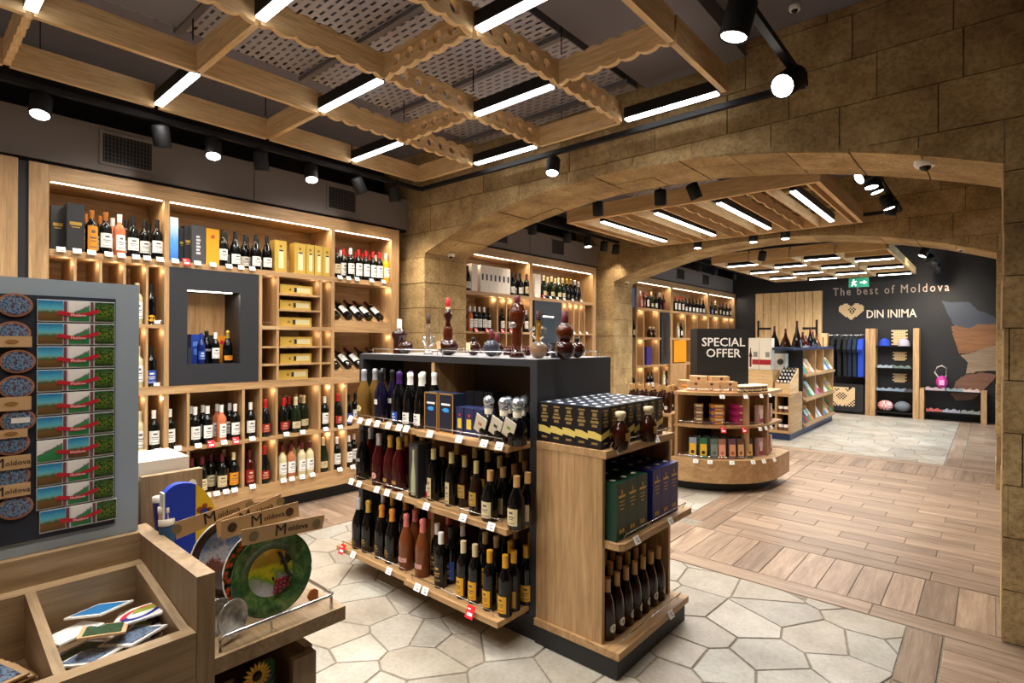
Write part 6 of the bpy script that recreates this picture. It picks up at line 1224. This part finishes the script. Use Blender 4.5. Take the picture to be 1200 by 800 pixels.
for k, z in ((0, 1.30), (1, .86)): pix('tile_column', 'brown notched tile column behind the folded shirts, %s' % ('upper', 'lower')[k], ["########", ".######.", "########", ".######.", "########", ".######."], -1.50, z, .03, W-.03)
for x, c_, nm in ((-1.62, '1f3fa8', 'blue'), (-1.30, 'a8a4b4', 'grey lilac')): t = thing('baseball_cap', '%s cap on the top shelf of the far tower' % nm, 'cap', (x, W-.2, 1.42)); MB().lathe([(.10, 0), (.10, .05), (.08, .11), (.04, .145), (.001, .155)], 14, cap=False).build('crown', mat(c_, .8), t); MB().prism([(.09*math.cos(a), -.06-.1*math.sin(a)) for a in [j*PI/8 for j in range(9)]], .0, .012).build('visor', mat(c_, .8), t)
R = random.Random(3)
def folded(x, z, y, w_, c_, label, grp, k=0):
    t = thing('folded_shirt', label, 'clothing', (x, y, z), R.uniform(-.1, .1), grp); mb = MB(); N = 8; v = []
    pts = [(-w_/2+w_*i/N, .035+.018*math.sin(i*1.9+k)+.01*R.random()) for i in range(N+1)]
    mb.prism([(-w_/2, 0), (w_/2, 0)]+pts[::-1], -.12, .12, 'y'); mb.build('fabric', mat(c_, .9), t)
for i, (x, z, w_, c_, l) in enumerate(((-1.60, .98, .26, '9aa4ae', 'grey folded shirt, third shelf down left'), (-1.33, .98, .28, '6a7a72', 'dark grey green folded shirt, upper shelf right'), (-1.62, .52, .26, '8a98a8', 'blue grey folded shirt, middle shelf left'), (-1.36, .52, .3, '7a8a98', 'slate folded shirt, middle shelf centre'), (-1.22, .52, .14, '4a4c50', 'dark folded shirt, middle shelf right'))): folded(x, z, W-.17, w_, c_, l+' of the far tower', None, i)
ck, nt, b = base('red_gingham', .9); ch = nd(nt, 'ShaderNodeTexChecker'); ch.inputs['Scale'].default_value = 40; ch.inputs[1].default_value = srgb('c92c3c'); ch.inputs[2].default_value = srgb('ecd8d4'); nt.links.new(coords(nt), ch.inputs[0]); nt.links.new(ch.outputs[0], b.inputs['Base Color'])
for x, m, l in ((-1.60, ck, 'red checked cloth bundle on the bottom shelf of the far tower'), (-1.32, mat('6a7078', .9), 'grey cloth bundle on the bottom shelf of the far tower')): t = thing('cloth_bundle', l, 'cloth', (x, W-.17, .10)); MB().ball((0, 0, .11), .13, 14, 8, sx=1.05, sz=.85).build('cloth', m, t)
bn = thing('bench_shelf', 'low black shelf between short oak posts under the wall map', 'shelf unit')
for x0, x1 in ((-1.035, -.965), (-.13, -.045)): bx('post', OAK, x0, x1, W-.32, W-.001, 0, .605, bn)
for z in (.575, .17): bx('shelf', mat('141416', .3), -.964, -.131, W-.31, W-.002, z-.025, z, bn)
for i, (x, z, w_, c_, l) in enumerate(((-.80, .575, .3, 'b9a0a8', 'pinkish folded cloth on the low shelf top, left'), (-.5, .575, .26, '8a9aa0', 'grey folded cloth on the low shelf top, middle'), (-.26, .575, .24, 'd0b8b4', 'pale pink folded cloth on the low shelf top, right'), (-.82, .17, .24, 'c0605a', 'red folded cloth on the lower bench shelf'), (-.56, .17, .26, 'a8a4b4', 'lilac grey folded cloth on the lower bench shelf'), (-.28, .17, .28, '8e928c', 'grey green folded cloth on the lower bench shelf'))): folded(x, z, W-.17, w_, c_, l, None, i)
t = thing('handbag', 'small magenta handbag with chain handle on the low shelf', 'bag', (-.70, W-.22, .62)); MB().ball((0, 0, .12), .1, 12, 8, sx=.9, sy=.5, sz=1.2).build('bag_body', mat('b82a8a', .5), t); MB().tube([(-.05, 0, .2), (-.11, 0, .3), (-.07, 0, .4), (0, 0, .43), (.07, 0, .38), (.06, 0, .22)], .012, 8).build('handle', mat('b9b0a4', .4), t); MB().box(-.04, .04, -.055, -.05, .06, .16).build('ornament', mat('e8a0cc', .5), t)
# relief map
mp = thing('relief_map', 'jagged relief map of metal and wood plates on the far wall', 'wall decoration')
def jag(pts, seed, n=5, s=.012):
    R = random.Random(seed); out = []
    for a, b_ in zip(pts, pts[1:]+pts[:1]):
        for k in range(n): f_ = k/n; out.append((a[0]+(b_[0]-a[0])*f_+(R.uniform(-s, s) if k else 0), a[1]+(b_[1]-a[1])*f_+(R.uniform(-s, s) if k else 0)))
    return out
for i, (pts, m, y) in enumerate((([(-.72, 2.30), (-.55, 2.27), (-.33, 2.27), (-.2, 2.12), (0, 2.0), (.2, 1.9), (.2, 1.8), (-.1, 1.78), (-.25, 1.72), (-.4, 1.68), (-.55, 1.85)], mat('474d5a', .45, .4), .02), ([(-.57, 1.80), (-.5, 1.83), (-.3, 1.76), (-.2, 1.84), (.25, 1.85), (.25, 1.5), (-.1, 1.38), (-.3, 1.30), (-.45, 1.28), (-.54, 1.62)], wood('map_veneer_brown', 0, '7a5234', '8f6340', 'a0724c', .4), .035), ([(-.43, 1.26), (-.3, 1.29), (-.1, 1.4), (.25, 1.5), (.25, .98), (-.1, .96), (-.35, .9), (-.32, 1.1)], wood('map_veneer_light', 0, '84705c', '96826c', 'a8947c', .4), .03), ([(-.36, .88), (-.1, .94), (.1, .9), (.0, .74), (-.1, .6), (-.25, .42), (-.5, .38), (-.58, .5), (-.5, .75)], wood('map_veneer_red', 0, '6b4a3a', '7d5846', '8a6450', .4), .025))):
    MB().prism(jag(pts, i), W-y, W-.002, 'y').build('map_plate', m, mp)
# exit sign
ex_ = thing('exit_sign', 'green running man exit sign with arrow hanging in the far room', 'sign', (-1.63, 10.5, 2.47)); GS = mat('1f7a5c', .4, emit=.5); SW = mat('e8f4ee', .5, emit=.8)
MB().box(-.14, .14, -.012, .012, -.075, .075).build('panel', GS, ex_); MB().box(.02, .09, -.0135, -.012, -.01, .01).prism([(.07, -.035), (.07, .035), (.12, 0)], -.0135, -.012, 'y').build('arrow', SW, ex_); MB().ball((-.07, -.0125, .045), .012, 10, 6, sy=.2).prism([(-.1, .01), (-.06, .035), (-.045, .02), (-.03, .03), (-.025, .02), (-.045, .0), (-.06, .01), (-.055, -.02), (-.03, -.03), (-.035, -.06), (-.05, -.055), (-.048, -.04), (-.075, -.03), (-.09, -.06), (-.105, -.055), (-.085, -.015), (-.08, .005), (-.1, -.005)], -.0135, -.012, 'y').build('running_figure', SW, ex_); MB().tube([(0, 0, .075), (0, 0, ZC-2.47)], .004).build('hanger', TRACK, ex_)
